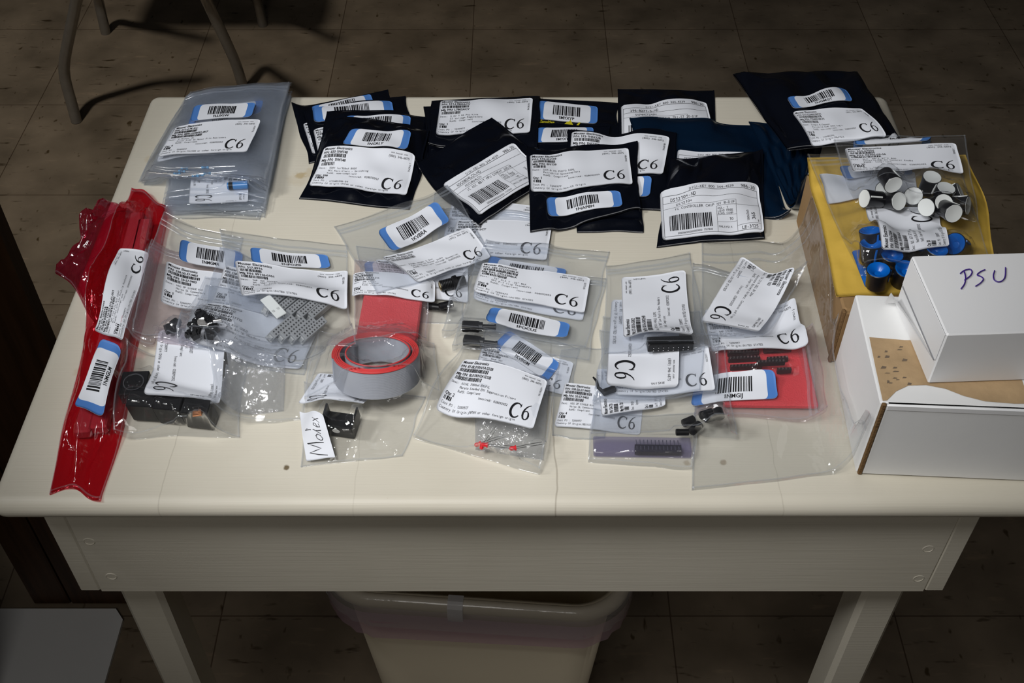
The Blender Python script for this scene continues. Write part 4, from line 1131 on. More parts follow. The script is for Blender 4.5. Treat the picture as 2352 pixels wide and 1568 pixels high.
bag('clear_bag', 'clear zip bag lowest in the front left pile next to the red bag', 'plastic bag', [(352, 560), (540, 590), (440, 800), (300, 780)], REDCAST, 0.003, 0.0009, 10, group=GB, zip_edge='top', seed=80)
b0 = H.copy()
jj = []
for k, (x, y, w_, a) in enumerate(((395, 762, 0.009, 25), (407, 756, 0.006, -40))):
    t = blob_box('connector_housing', 'black connector housing in the front left bag, %s piece' % ('larger', 'smaller')[k], 'connector', put(x, y), (w_, 0.006, 0.006), a, BLACKM, 'black housings at the front left',
                 extra=lambda t, a, b, c: MB().box(-a * .2, a * .2, b * .5, b * .75, 0.001, c * .7).build('latch', BLACKM, t)); settle(t)
bag('clear_bag', 'clear zip bag with a three pin housing label at the front left', 'plastic bag', [(386, 502), (560, 548), (480, 800), (310, 780)], FILM, 0.0015, 0.0008, 10, base=b0, group=GB, zip_edge='top', seed=81, zipmat=None,
    labels=[('s', [(418, 556), (560, 585), (552, 635), (412, 602)], pr_code('1NMGMA', 29)), ('m', [(385, 606), (600, 648), (585, 745), (370, 700)], pr_mouser('538-50-57-9403', '50-57-9403', ['HSG 3P SINGLE ROW', 'Molex SL Connectors', 'RoHS: Compliant'], 1, 'MEXICO', '1NMGMA'))])
bag('clear_bag', 'clear bag with a sixteen count label, half hidden left of the grey connector bag', 'plastic bag', [(500, 570), (720, 640), (690, 800), (460, 760)], FILM, 0.002, 0.0007, 8, group=GB, seed=82,
    labels=[('m', [(518, 612), (720, 650), (700, 742), (484, 702)], pr_mouser('538-08-55', '08-55-0102', ['CRIMP TERM', 'Molex SL', 'RoHS: Compliant'], 16, 'UNITED STATES', '1NMGMB'))])
bag('clear_bag', 'clear bag with a pin strip label and big marking under the black jumper heap', 'plastic bag', [(470, 660), (745, 725), (700, 860), (412, 800)], FILM, 0.0015, 0.0006, 8, group=GB, seed=84,
    labels=[('m', [(477, 700), (738, 748), (690, 850), (428, 790)], pr_mouser('517-6111TG', '2340-6111TG', ['36P STRT 1 ROW GOLD', '3M .100" Pin Strip Headers', 'RoHS: non-compliant'], 2, 'CHINA or other foreign origin', '1NFOZE'))])
b0 = H.copy()
rnd = random.Random(5); jm = []
hc = hit(474, 774); hz = float(samp(dil(b0, 3), hc[0], hc[1])); heap = []
for k in range(24):
    lv = 0 if k < 13 else (1 if k < 21 else 2)
    rr_ = (0.0118, 0.0078, 0.0030)[lv] * math.sqrt(((k - (0, 13, 21)[lv]) + 0.5) / (13, 8, 3)[lv]); th_ = k * 2.4
    t = blob_box('jumper_block', 'tiny black jumper block in the heap of them at the front left', 'connector', (float(hc[0]) + rr_ * math.cos(th_), float(hc[1]) + rr_ * math.sin(th_) * 0.8 + 0.002 * lv, hz + 0.0008 + 0.0046 * lv), (0.0066, 0.0030, 0.0050), rnd.uniform(0, 180), BLACKP, 'black jumper blocks in a heap', (rnd.uniform(-.3, .3), rnd.uniform(-.3, .3)),
                 extra=lambda t, a, b, c: MB().box(-a * .25, a * .25, -b * .6, b * .6, c * .7, c * 1.25, .0002).build('grip', BLACKP, t)); heap.append(t)
for t in heap: settle(t)
t = blob_box('jumper_block', 'jumper block with a silver clip on the right of the black heap', 'connector', put(503, 752, 0.001), (0.006, 0.002, 0.0025), 12, METAL, 'black jumper blocks in a heap', extra=lambda t, a, b, c: MB().box(-a * .9, -a * .5, -b * .6, b * .6, 0, c * 1.1).build('grip', BLACKP, t)); settle(t)
bag('clear_bag', 'clear bag with a heap of tiny black jumpers and a pin strip label', 'plastic bag', [(470, 640), (735, 690), (705, 850), (415, 800)], FILM_GLOSS, 0.0005, 0.0007, 10, base=b0, group=GB, seed=83)
R1 = bubble('bubble_wrap_roll', 'roll of clear bubble wrap in the front left pile', [(520, 796), (655, 812), (652, 945), (505, 925)], 0.017, seed=1)
bag('clear_bag', 'clear bag around the bubble wrap roll at the front left', 'plastic bag', [(478, 782), (745, 800), (690, 962), (482, 935)], FILM_GLOSS, 0.001, 0.0012, 14, base=None, group=GB, seed=85, tent=7)
# ------------------------------------------------------------------ bag with the bracket, ribbon coil
b0 = H.copy()
q = put(778, 1004, 0.0015); t = thing('metal_bracket', 'black folded bracket with a round hole at the front of the table', 'bracket', q, rot=(math.radians(12), 0, math.radians(-10)))
m = MB(); m.box(-0.0085, 0.0085, -0.0005, 0.0005, 0, 0.0115, 0.0002); m.build('front_plate', BLACKP, t)
MB().box(-0.0088, -0.0078, 0, 0.016, 0, 0.0105, 0.0002).build('side_plate', BLACKP, t); MB().box(0.0078, 0.0088, 0, 0.016, 0, 0.0105, 0.0002).build('side_plate', BLACKP, t)
MB().box(-0.0085, 0.0085, 0.0, 0.016, 0, 0.0008).build('base_plate', BLACKP, t)
m = MB(); m.M = Matrix.Translation((0, -0.0007, 0.0072)) @ Matrix.Rotation(PI / 2, 4, 'X'); m.lathe([(0.0021, 0), (0.0020, 0.0002), (0.0001, 0.0002)], 18, False, False); m.build('hole', pbr('hole_light', (0.72, 0.72, 0.70), 0.8), t)
t.scale = (1.3, 1.1, 1.2)
settle(t)
mk = Print()
mk.stroke([(3, 23), (5, 14), (8, 5), (10, 12), (12, 18), (15, 10), (17, 4), (18, 14), (19, 22)], [.7, 1.1, 1.1, .8, .8, .8, 1.1, 1.1, .8])
mk.stroke([(21, 19), (22, 16), (24.5, 15), (26.5, 17), (26, 20), (23.5, 22), (21.5, 21), (21, 19)], .8); mk.stroke([(28, 21), (30, 14), (32, 6), (31, 4), (30, 9), (30, 18), (32, 22)], .8)
mk.stroke([(34, 19), (38, 17), (38, 15), (35.5, 14.5), (34, 18), (35.5, 21.5), (39, 20.5)], .8); mk.stroke([(41, 15), (44, 18), (47, 22)], .8); mk.stroke([(47, 15), (44, 18), (41, 22)], .8)
bag('clear_bag', 'glossy clear bag with the black bracket at the front edge of the table', 'plastic bag', [(700, 880), (975, 915), (928, 1048), (688, 1076)], FILM_GLOSS, 0.002, 0.0020, 26, base=b0, group=GB, seed=87, n=60,
    labels=[('p', ccw((690, 955), (742, 955), (772, 1060), (704, 1062)), (62, 30, [(mk, INK)])), ('m', [(860, 866), (836, 944), (685, 927), (731, 858)], pr_mouser('534-621', None, ['BRACKET', 'Keystone', ''], 2, 'UNITED STATES', '1PNBYP'), dict(stiff=3, z0=TZ + 0.0095))])
b0 = H.copy()
tl = math.radians(17)
q = P(867, 868, TZ + 0.012)
rib = thing('ribbon_cable_coil', 'coil of grey ribbon cable with a red edge wire standing on its side edge', 'cable', (float(q[0]), float(q[1]), TZ + 0.012), rot=(-tl, 0, 0))
m, mr = MB(), MB(); wn = 16; turns = 5.2; pts = []
N_ = int(turns * 44)
vs, fs_, vr, fr_ = [], [], [], []
pitch = 0.00127
for i in range(N_):
    th = 2 * PI * i / 44 + 2.4; rad = 0.0215 + 0.0088 * (i / N_) ** 0.8; ex = 1.0 + 0.08 * (1 - i / N_)
    if i < 52: rad -= 0.003 * math.exp(-((i - 12) / 14.0) ** 2)
    for side in (0.00045, -0.00045):
        for k in range(wn * 2 + 1):
            bump_ = 0.0003 * (1 if k % 2 else -1) * (1 if side > 0 else -1)
            rr = rad + side + bump_; vs.append((rr * math.cos(th) * ex, rr * math.sin(th), k * pitch / 2))
n2 = wn * 2 + 1
for i in range(N_ - 1):
    for s in (0, 1):
        for k in range(n2 - 1):
            a = (i * 2 + s) * n2 + k; b = ((i + 1) * 2 + s) * n2 + k; f = (a, b, b + 1, a + 1); fs_.append(f if s == 0 else f[::-1])
    for k in (0, n2 - 1): fs_.append((i * 2 * n2 + k, (i * 2 + 1) * n2 + k, ((i + 1) * 2 + 1) * n2 + k, (i + 1) * 2 * n2 + k))
for k in range(n2 - 1):
    fs_.append((k, k + 1, n2 + k + 1, n2 + k)); e_ = (N_ - 1) * 2 * n2; fs_.append((e_ + k, e_ + n2 + k, e_ + n2 + k + 1, e_ + k + 1))
part('grey_wires', vs, fs_, RIBG, rib, True)
rp = [(0, 0, 0)] * 0
for i in range(N_):
    th = 2 * PI * i / 44 + 2.4; rad = 0.0215 + 0.0088 * (i / N_) ** 0.8; ex = 1.0 + 0.08 * (1 - i / N_)
    if i < 52: rad -= 0.003 * math.exp(-((i - 12) / 14.0) ** 2)
    rp.append((rad * math.cos(th) * ex, rad * math.sin(th), wn * pitch + 0.0007))
MB().tube(rp, 0.00062, 7).build('red_wire', RIBR, rib, True, 'red edge wire of the ribbon')
settle(rib)
bag('clear_bag', 'clear bag wrapped around the ribbon cable coil', 'plastic bag', [(735, 770), (1000, 800), (1008, 915), (700, 932)], FILM_GLOSS, 0.0012, 0.0015, 18, base=b0, group=GB, seed=88, tent=7, n=60)

# ------------------------------------------------------------------ bags with red foam, grey connectors
b0 = H.copy()
bag('clear_bag', 'clear bag with an eight count label under the slanted power jack bag', 'plastic bag', [(822, 565), (1080, 590), (1062, 745), (832, 725)], FILM, 0.002, 0.0008, 8, group=GB, seed=89,
    labels=[('s', [(836, 604), (1000, 600), (1000, 640), (842, 646)], pr_code('1NFOZA', 31)), ('m', [(862, 600), (1075, 612), (1075, 700), (892, 682)], pr_mouser('517-30316', '30316-6002', ['16P STRIP', '3M Sockets', 'RoHS: Compliant'], 8, 'UNITED STATES', '1NFOZA'))])
for k, (x, y, L, a) in enumerate(((1005, 713, 0.017, -8), (1025, 711, 0.011, 18))):
    t = cyl_part('jack_plug', 'black plug barrel under the slanted jack bag, %s one' % ('longer', 'shorter')[k], 'connector', put(x, y), 0.0028, L, a, BLACKP, 'black plug barrels in the middle', cap=BLACKM); settle(t)
b0 = H.copy()
qd = [hit(*p) for p in ((825, 690), (958, 690), (968, 757), (836, 772))]; cqd = np.mean(qd, 0)
fo = thing('foam_block', 'red square of conductive foam in a clear bag left of centre', 'foam', (float(cqd[0]), float(cqd[1]), float(samp(dil(H, 4), cqd[0], cqd[1])) + 0.003))
ex_ = qd[1] - qd[0]; ey_ = qd[0] - qd[3]; fo.rotation_euler = (0.0, 0, math.atan2(ex_[1], ex_[0]))
MB().box(-np.linalg.norm(ex_) / 2, np.linalg.norm(ex_) / 2, -np.linalg.norm(ey_) / 2, np.linalg.norm(ey_) / 2, 0, 0.006, 0.0012).build('foam', FOAM2, fo)
settle(fo)
bag('clear_bag', 'clear bag with red foam and a two count label left of centre', 'plastic bag', [(815, 600), (975, 625), (984, 800), (812, 785)], REDCAST, 0.001, 0.0012, 14, base=b0, group=GB, zip_edge=None, seed=90, tent=6,
    labels=[('m', [(812, 637), (1000, 655), (1000, 715), (810, 695)], pr_mouser('575-11044', '110-44-314', ['14P SOCKET', 'Mill-Max DIP', 'RoHS: Compliant'], 2, 'UNITED STATES', '1NFOZC'))])
b0 = H.copy(); cs = []
for k in range(4): cs.append(idc(650 + 24 * k, 766 + k * 3, 'grey ribbon socket in the front row, %s from the left' % ('first', 'second', 'third', 'fourth')[k], 0.60, 55, 0.006))
for k in range(5): cs.append(idc(638 + 25 * k, 708 + k * 5, 'grey ribbon socket in the back row, %s from the left' % ('first', 'second', 'third', 'fourth', 'fifth')[k], 0.45, 55, 0.0065))
for t in cs: settle(t)
mk = Print(); mk.text(4, 9, 6, '10', True); mk.text(2, 19, 6, '10', True); mk2 = Print(); mk2.rect(12, 6, 30, 6.7); mk2.rect(12, 12, 30, 12.7)
q = put(632, 720, 0.002)
t = thing('numbered_tab', 'white numbered strip at the left of the grey connectors', 'label strip', q, rot=(0.1, 0, math.radians(-52)))
MB().box(-0.013, 0.012, -0.0042, 0.0042, 0, 0.0012, 0.0003).build('strip', WHITECAP, t)
for nm, x_, rt_ in (('10', 0.004, 0), ('10', 0.004, 1)):
    pp = Print(); pp.text(0, 0, 3.6, '10'); v = np.array(pp.v); part('printed_text', [(0.0065 + y_ * 0.001 * 0 + a_ * 0.0, 0, 0) for a_, y_ in v] if False else [(0.0055 - (-y_) * 0.001, -0.0036 + rt_ * 0.0040 + a_ * 0.0006, 0.00125) for a_, y_ in v], pp.f, INKG, t)
settle(t)
bag('clear_bag', 'clear zip bag full of grey ribbon connectors left of centre', 'plastic bag', [(502, 530), (800, 566), (812, 795), (548, 800)], FILM, 0.0008, 0.0009, 14, base=b0, group=GB, zip_edge='top', seed=91, tent=5, n=64,
    labels=[('s', [(575, 571), (752, 587), (760, 617), (579, 606)], pr_code('1NFOZB', 33)), ('m', [(540, 602), (800, 628), (798, 716), (556, 684)], pr_mouser('517-8916', '89116-0101', ['16P IDC SOCKET', '3M .100" Wire Mount Connectors', 'RoHS: Compliant'], 13, 'UNITED STATES', '1NFOZB'))])
# the slanted power jack bag
b0 = H.copy()
q = put(1040, 662, 0.0008); t = thing('power_jack', 'threaded black panel power jack in the slanted clear bag', 'connector', q, rot=(0, 0, math.radians(20)))
m = MB(); m.M = Matrix.Translation((0, 0, 0.0045)) @ Matrix.Rotation(PI / 2, 4, 'Y'); pf = [(0.0042, -0.010)]
for k in range(7): pf += [(0.0045, -0.009 + k * 0.0013), (0.0040, -0.0084 + k * 0.0013)]
pf += [(0.0056, 0.0008), (0.0056, 0.0035), (0.0042, 0.0036), (0.0040, 0.010)]
m.lathe(pf, 22).build('threaded_body', BLACKP, t, True)
m = MB(); m.M = Matrix.Translation((-0.0101, 0, 0.0045)) @ Matrix.Rotation(-PI / 2, 4, 'Y'); m.lathe([(0.0038, 0), (0.0030, 0.0006), (0.0014, 0.0006), (0.0001, 0.0012)], 20); m.build('contact_end', BRASS, t, True)
settle(t)
bag('clear_bag', 'slanted clear zip bag with a power jack and a large barcode sticker', 'plastic bag', [(764, 522), (1036, 426), (1136, 620), (868, 682)], FILM, 0.0025, 0.0010, 14, base=b0, group=GB, zip_edge='top', seed=92, tent=5,
    labels=[('s', [(866, 532), (1003, 464), (1035, 511), (900, 581)], pr_code('1KVBRA', 35)), ('m', [(876, 596), (1078, 524), (1128, 594), (958, 652)], pr_mouser('163-4302-EX', None, ['PANEL MOUNT 2.5mm', 'Kobiconn DC Power Jacks', 'RoHS: Compliant through Exemption'], 1, 'HONG KONG or other foreign origin', '1KVBRA'))])

# ------------------------------------------------------------------ centre front group
bag('clear_bag', 'clear bag with a turned label and sticker under the centre front bags', 'plastic bag', [(1120, 745), (1330, 800), (1310, 912), (1085, 895)], FILM, 0.002, 0.0008, 10, group=GB, seed=93,
    labels=[('m', [(1110, 790), (1318, 835), (1298, 910), (1090, 862)], pr_mouser('80-T350', 'T350E106', ['10uF 16V', 'Tantalum'], 6, 'MEXICO', '1KVBOM')), ('s', [(1168, 760), (1288, 838), (1256, 880), (1132, 796)], pr_code('1KVBOM', 37))])
bag('clear_bag', 'clear bag with a two pin housing label right of the bubble wrapped filter bag', 'plastic bag', [(1285, 800), (1410, 800), (1392, 1012), (1264, 1000)], FILM, 0.002, 0.0008, 10, group=GB, seed=94,
    labels=[('m', [(1298, 880), (1480, 900), (1470, 1000), (1272, 982)], pr_mouser('538-50-57-9402', '50-57-9402', ['HSG 2P SINGLE ROW', 'Molex SL Connectors', 'RoHS: Compliant'], 4, 'MEXICO', '1NMGLP'))])
b0 = H.copy()
V2 = bubble('bubble_wrap_bundle', 'bundle of crumpled bubble wrap under the suppression filter label', [(1090, 840), (1262, 880), (1248, 1058), (1092, 1034)], 0.019, cell=0.0055, seed=2)
for k, (x, y, a) in enumerate(((1104, 1031, 20), (1112, 1040, 60), (1120, 1046, -10), (1184, 1047, 10))):
    t = thing('red_led', ('small red light emitting diode in the left heap by the bubble wrap', 'single red light emitting diode at the front right of the bubble wrap bundle')[k == 3], 'LED', put(x, y, 0.0014), 'red LEDs in the filter bag' if k < 3 else None, (0, 0, math.radians(a)))
    m = MB(); m.M = Matrix.Rotation(-PI / 2, 4, 'Y'); m.lathe([(0.0019, -0.0004), (0.0019, 0.0004), (0.0015, 0.0005), (0.0015, 0.0030), (0.0011, 0.0040), (0.0002, 0.0044)], 16).build('lens', LEDR, t, True)
    for s in (-1, 1): MB().tube([(0, s * 0.0006, 0), (0.008, s * 0.0009, 0.0008), (0.018, s * 0.001, 0.0012)], 0.00022, 5).build('lead', METAL, t, True)
    settle(t)
bag('clear_bag', 'clear bag with bubble wrap, red diodes and the suppression filter label', 'plastic bag', [(1062, 800), (1285, 860), (1242, 1090), (950, 1010)], FILM_GLOSS, 0.001, 0.0014, 20, base=b0, group=GB, seed=95, tent=6, n=60,
    labels=[('m', [(1066, 832), (1258, 876), (1224, 990), (1000, 948)], pr_mouser('81-BL01RN1A1D2B', 'BL01RN1A1D2B', ['AXIAL 7000mA EMIFIL', 'Murata Leaded EMI Suppression Filters', 'RoHS: Compliant'], 2, 'JAPAN or other foreign origin', '1KVBQM'), dict(stiff=4))])
def plug(x, y, a, label):
    t = thing('barrel_plug', label, 'connector', put(x, y, 0.0006), 'black barrel plugs in the centre bags', (0, 0, math.radians(a)))
    MB().box(-0.014, -0.001, -0.0035, 0.0035, 0.0002, 0.0072, 0.0009).build('housing', BLACKM, t)
    m = MB(); m.M = Matrix.Rotation(-0.5, 4, 'Y'); m.box(-0.007, 0.001, -0.0012, 0.0012, 0.0052, 0.0068, 0.0003); m.build('strain_tail', BLACKM, t)
    m = MB(); m.M = Matrix.Translation((0, 0, 0.0038)) @ Matrix.Rotation(PI / 2, 4, 'Y'); m.lathe([(0.0036, -0.002), (0.0036, 0.0012), (0.0024, 0.0014)], 18); m.build('collar', BLACKP, t, True)
    m = MB(); m.M = Matrix.Translation((0, 0, 0.0038)) @ Matrix.Rotation(PI / 2, 4, 'Y'); m.lathe([(0.0020, 0.001), (0.0020, 0.0098), (0.0024, 0.0100), (0.0024, 0.0112), (0.0012, 0.0114)], 18); m.build('barrel', METAL if False else BLACKP, t, True)
    settle(t); return t
b0 = H.copy()
plug(1108, 800, -10, 'black barrel plug just below the lower edge of the upper centre bag')
bag('clear_bag', 'clear bag with a barrel plug directly beneath the upper centre bag', 'plastic bag', [(1092, 600), (1392, 640), (1350, 830), (1040, 815)], FILM, 0.0012, 0.0009, 12, base=b0, group=GB, seed=96, zip_edge='top',
    labels=[('s', [(1128, 592), (1302, 620), (1292, 655), (1116, 622)], pr_code('1POCUR', 39)), ('m', [(1102, 625), (1352, 664), (1338, 738), (1086, 690)], pr_mouser('581-STD5252', 'STD5252BLK', ['STD P-T', 'Plugs'], 8, 'UNITED STATES', '1POCUR'))])
b0 = H.copy()
plug(1105, 762, -3, 'black barrel plug with a long tip at the lower left of the upper centre bag')
bag('clear_bag', 'clear centre zip bag with a label above a wide barcode sticker', 'plastic bag', [(1104, 548), (1398, 582), (1350, 802), (1022, 780)], FILM, 0.0022, 0.0009, 14, base=b0, group=GB, zip_edge='top', seed=97, n=56,
    labels=[('m', [(1108, 606), (1356, 642), (1342, 722), (1086, 673)], pr_mouser('581-STD320BLK', 'STD320BLK', ['.12" DIA X .32" BLK', 'SPC P-T Clip Standoffs', 'RoHS: Compliant'], 8, 'UNITED STATES', '1POCUS')), ('s', [(1126, 708), (1310, 745), (1302, 777), (1114, 739)], pr_code('1POCUS', 41))])

# ------------------------------------------------------------------ right front group
b0 = H.copy()
q = put(1362, 1034, 0.001); t = thing('pin_header_tube', 'mauve plastic tube at the front with a black pin header inside', 'tube', q, rot=(0, 0, math.radians(-1.2)))
MB().box(0, 0.066, -0.0065, 0.0065, 0, 0.0070, 0.0008).build('tube', TUBEP, t); settle(t)
t2 = thing('pin_header', 'black pin header with a row of silver pins inside the mauve tube', 'connector', (q[0] + 0.0280, q[1] - 0.0005, q[2] + 0.0008), rot=(0, 0, math.radians(-1.2)))
MB().box(0, 0.0315, -0.0050, 0.0006, 0.0002, 0.0050, 0.0003).build('body', BLACKP, t2)
for k in range(12):
    MB().box(0.0010 + k * 0.00258, 0.0016 + k * 0.00258, 0.0006, 0.0055, 0.0032, 0.0038).build('pin', METAL, t2)
    MB().box(0.0010 + k * 0.00258, 0.0016 + k * 0.00258, -0.0042, -0.0012, 0.0050, 0.0053).build('contact', METAL, t2)
bag('clear_bag', 'clear bag around the mauve pin header tube at the front edge', 'plastic bag', [(1362, 940), (1600, 952), (1592, 1078), (1352, 1062)], FILM_THIN, 0.0008, 0.0010, 12, base=b0, group=GB, seed=98)
# the red chip bag
b0 = H.copy()
qd = [hit(*p) for p in ((1642, 792), (1852, 786), (1884, 930), (1652, 934))]; cqd = np.mean(qd, 0); ex_ = qd[1] - qd[0]; ey_ = qd[0] - qd[3]
fo = thing('foam_sheet', 'red sheet of foam carrying black socket strips at the right front', 'foam', (float(cqd[0]), float(cqd[1]), float(samp(dil(H, 3), cqd[0], cqd[1])) + 0.0012), rot=(0, 0, math.radians(-1)))
MB().box(-np.linalg.norm(ex_) / 2, np.linalg.norm(ex_) / 2, -np.linalg.norm(ey_) / 2, np.linalg.norm(ey_) / 2, 0, 0.004, 0.0008).build('foam', FOAM, fo); settle(fo)
for k, (x, y, npn) in enumerate(((1670, 818, 9), (1672, 832, 9), (1676, 850, 9), (1752, 813, 8), (1760, 832, 6), (1735, 848, 8), (1782, 862, 4))):
    t = strip_socket(x, y, npn, 3.5, 'black socket strip with silver contacts on the red foam, %s piece' % ('back left', 'middle left', 'front left', 'back right', 'middle right', 'front centre', 'small front right')[k], 'socket strips on the red foam'); settle(t)
bag('clear_bag', 'clear zip bag over red foam with socket strips at the right front', 'plastic bag', [(1625, 790), (1852, 776), (1906, 944), (1592, 952)], REDCAST, 0.0010, 0.0009, 14, base=b0, group=GB, zip_edge='right', seed=99, tent=4,
    labels=[('m', [(1618, 712), (1822, 694), (1855, 801), (1634, 816)], pr_mouser('575-3416', '310-93-164', ['64P STRIP', 'Mill-Max Sockets', 'RoHS: Compliant'], 6, 'UNITED STATES', '1NMGIJ')), ('s', [(1598, 876), (1778, 857), (1788, 916), (1584, 941)], pr_code('1NMGIJ', 43))])
# caps bag
b0 = H.copy()
for k, (x, y, r_, L, a) in enumerate(((1580, 975, .0022, .0075, 28), (1566, 1000, .0018, .0072, 0), (1596, 992, .0024, .008, 45), (1620, 962, .0023, .0078, 22), (1626, 976, .0024, .0085, 18), (1628, 992, .0023, .0085, 20), (1646, 975, .0026, .006, 95))):
    t = cyl_part('rubber_cap', 'short black cylinder in the shiny front bag, %s piece' % ('upper left', 'lowest left', 'tilted middle', 'top', 'upper right', 'lower right', 'ribbed end')[k], 'cap', put(x, y), r_ * 1.3, L * 1.25, a, BLACKP, 'black cylinders in the shiny bag', cap=BLACKM); settle(t)
bag('clear_bag', 'shiny clear bag with short black cylinders at the front right of centre', 'plastic bag', [(1370, 850), (1668, 800), (1687, 1010), (1356, 1000)], FILM_GLOSS, 0.0010, 0.0013, 20, base=b0, group=GB, seed=100, n=60,
    labels=[('m', ccw((1370, 850), (1530, 850), (1527, 938), (1382, 957)), pr_mouser('534-720', '720', ['SPACER', 'Keystone', ''], 6, 'UNITED STATES', '1NISKD'))])
bag('clear_bag', 'clear bag with an upright big marking beside the sideways one', 'plastic bag', [(1380, 760), (1650, 770), (1646, 905), (1372, 925)], FILM, 0.0015, 0.0006, 10, group=GB, seed=101,
    labels=[('m', [(1405, 806), (1626, 796), (1643, 898), (1412, 908)], pr_mouser('538-22-23', '22-23-2031', ['KK HEADER', 'Molex KK'], 8, 'UNITED STATES', '1SCDOI'))])
b0 = H.copy()
t = blob_box('cable_tie', 'small black tie with a curled tail left of the sideways label', 'cable tie', put(1398, 903), (0.010, 0.004, 0.004), 25, BLACKM, extra=lambda t, a, b, c: MB().tube([(-a * .4, 0, c * .5), (-a * .6, b * 1.2, c * .8), (-a * .45, b * 2.6, c), (-a * .5, b * 3.6, c)], [0.0014, 0.0012, 0.001, 0.0006], 8).build('tail', BLACKM, t, True)); settle(t)
bag('clear_bag', 'clear bag with a sideways label and a black tie, right front', 'plastic bag', [(1380, 730), (1612, 720), (1610, 905), (1364, 930)], FILM, 0.0010, 0.0009, 12, base=b0, group=GB, seed=102,
    labels=[('m', cw((1405, 690), (1560, 690), (1557, 892), (1392, 887)), pr_mouser('517-974', '974-01', ['TIE', '3M'], 4, 'UNITED STATES', '1NISKE'))])
# coin cell bag and header bag
bag('clear_bag', 'clear zip bag with the tilted battery holder label next to the brown carton', 'plastic bag', [(1592, 606), (1850, 624), (1752, 775), (1596, 772)], FILM, 0.003, 0.0010, 14, group=GB, zip_edge='top', seed=103,
    labels=[('m', [(1825, 625), (1742, 764), (1606, 742), (1702, 592)], pr_mouser('534-103', '103', ['TH COIN CELL BH 20mm', 'Keystone Battery Holders, Contacts and Clips', 'RoHS: Compliant'], 1, 'UNITED STATES', '1NMXJ0'))])
b0 = H.copy()
q = put(1537, 800, 0.0008); t = thing('box_header', 'black box header with two rows of pins under the sideways label', 'connector', q, rot=(0, 0, math.radians(3)))
MB().box(-0.0165, 0.0165, -0.0045, 0.0045, 0, 0.0075, 0.0006).build('shroud', BLACKP, t)
for k in range(8):
    for s in (0, 1):
        m = MB(); m.M = Matrix.Translation(((k - 3.5) * 0.0036, -0.0046, 0.0022 + s * 0.0026)); m.box(-0.0003, 0.0003, -0.0006, 0, -0.0003, 0.0003); m.build('pin', METAL, t)
settle(t)
bag('clear_bag', 'clear zip bag with an upward reading label and a black box header', 'plastic bag', [(1388, 612), (1588, 584), (1628, 800), (1392, 818)], FILM, 0.0012, 0.0010, 14, base=b0, group=GB, zip_edge='top', seed=104, tent=4,
    labels=[('m', ccw((1427, 639), (1574, 622), (1592, 770), (1432, 780)), pr_mouser('517-30316-5002', '30316-5002HB', ['16P R/A 4WALL GLDFL', '3M .100" Low Profile Box Headers', 'RoHS: Compliant'], 1, 'UNITED STATES', '1NFOZM'))])

# ------------------------------------------------------------------ padded envelope and knob bags on the brown carton
env = bag('padded_envelope', 'yellow padded envelope lying on the brown carton at the right', 'envelope', [(1850, 358), (2222, 362), (2296, 668), (1922, 682)], KRAFT, 0.006, 0.0030, 30, seed=110, seam=False, tent=4, n=56, zc=[TZ + BH_ + .001] * 4, edge=0.002, film_label='yellow kraft paper of the envelope')
add_label(env, [(1880, 405), (2100, 398), (2108, 462), (1900, 470)], (60, 25, []), 'paper_slip', radius=0.03)
ap = Print(); ap.text(3, 12, 8, 'BY AIR MAIL', bold=True); ap.text(6, 24, 8, 'PAR AVION', bold=True)
add_label(env, ccw((1955, 580), (2010, 572), (2030, 657), (1986, 663)), (62, 30, [(ap, WHITEINK)]), 'airmail_sticker', radius=0.1, paper=AIRBLUE, label='blue airmail sticker')
add_label(env, [(1926, 383), (2090, 375), (2096, 404), (1938, 416)], pr_code('1NMGKA', 45), 'barcode_sticker', blue=1.0, radius=0.2)
b0 = H.copy()
for k, (x, y, rx, rz) in enumerate(((2002, 560, -.25, 0.2), (2049, 585, .05, .6), (2018, 620, -.1, 1.5), (2082, 618, .15, .2), (2152, 572, .1, 2), (2000, 530, -.4, .4), (2192, 560, .9, -1.0), (2110, 560, .1, 1.1))):
    z = float(samp(H, *P(x, y, TZ + BH_ + .012)[:2])) + 0.0165 - (0.004 if k == 6 else 0)
    t = knob(x, y, z, rx, rz, BLUECAP, 'black knob with a blue cap on the envelope, %s' % ('left of the label corner', 'below the label left corner', 'lowest left', 'lowest, half behind the small white box', 'below the label right corner', 'behind the label left edge', 'tipped over at the right', 'under the label middle')[k], 'blue capped knobs', True); t.scale = (1.18, 1.18, 1.0); settle(t)
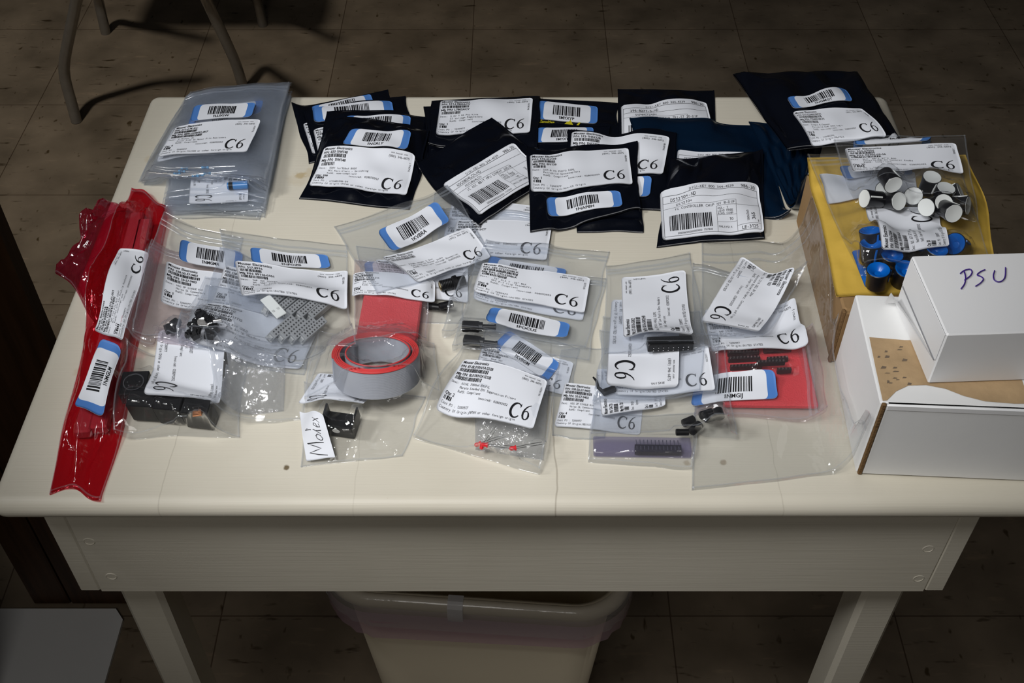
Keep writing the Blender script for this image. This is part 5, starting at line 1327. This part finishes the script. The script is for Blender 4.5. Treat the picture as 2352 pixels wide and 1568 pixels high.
bag('clear_bag', 'clear zip bag with blue capped knobs on the yellow envelope', 'plastic bag', [(1857, 352), (2190, 345), (2284, 632), (1972, 632)], FILM_THIN, 0.001, 0.0010, 14, base=b0, zc=[0.812, 0.812, 0.812, 0.812], group=GB, zip_edge='top', seed=111, tent=5, n=60,
    labels=[('m', ccw((1985, 470), (2155, 480), (2180, 567), (2025, 577)), pr_mouser('550-67004', 'P670S-06-S6', ['BLK .65"X.57"X 6mm', 'Neutrik/RE-AN Control Knobs', 'RoHS: Compliant'], 20, 'SWITZERLAND', '1NMGKB'))])
b0 = H.copy()
for k, (x, y, rx, rz) in enumerate(((2141, 407, .1, .3), (2173, 432, .1, 1.2), (2098, 450, .75, -.5), (2168, 466, .55, .1), (1986, 456, 1.35, -1.35), (2222, 472, 1.2, 1.0), (2032, 436, 1.25, -.5), (2064, 462, 1.0, .5), (2128, 476, 1.3, -.9), (2052, 424, 1.5, .2), (2205, 440, .9, 1.4), (2190, 490, 1.2, .2))):
    z = float(samp(H, *P(x, y, .84)[:2])) + (0.0155 if rx < .6 else 0.0095)
    t = knob(x, y, z, rx, rz, WHITECAP, 'black knob with a white cap on the envelope, %s' % ('furthest back', 'second from the right', 'tilted in the middle', 'front middle', 'lying at the left end', 'lying at the right end', 'lying second left', 'lying third from the left', 'lying at the front centre', 'lying at the back left', 'tilted at the back right', 'lying at the front right')[k], 'white capped knobs', False); settle(t)
bag('clear_bag', 'clear bag with white capped knobs, topmost on the yellow envelope', 'plastic bag', [(1914, 324), (2214, 310), (2248, 512), (1964, 466)], FILM_THIN, 0.001, 0.0012, 16, base=b0, zc=[0.822, 0.822, 0.816, 0.816], group=GB, seed=112, tent=5, n=60,
    labels=[('s', [(1961, 318), (2143, 309), (2140, 324), (1963, 335)], pr_code('1NMGKC', 47)), ('m', [(1939, 343), (2194, 332), (2212, 404), (1958, 397)], pr_mouser('550-67005', 'P670S-09-S6', ['BLK .65"X.57"X 6mm', 'Neutrik/RE-AN Control Knobs', 'RoHS: Compliant'], 20, 'SWITZERLAND or other foreign origin', '1NMGKC'))])

for o in list(bpy.data.objects):
    if '_o' in o: del o['_o']
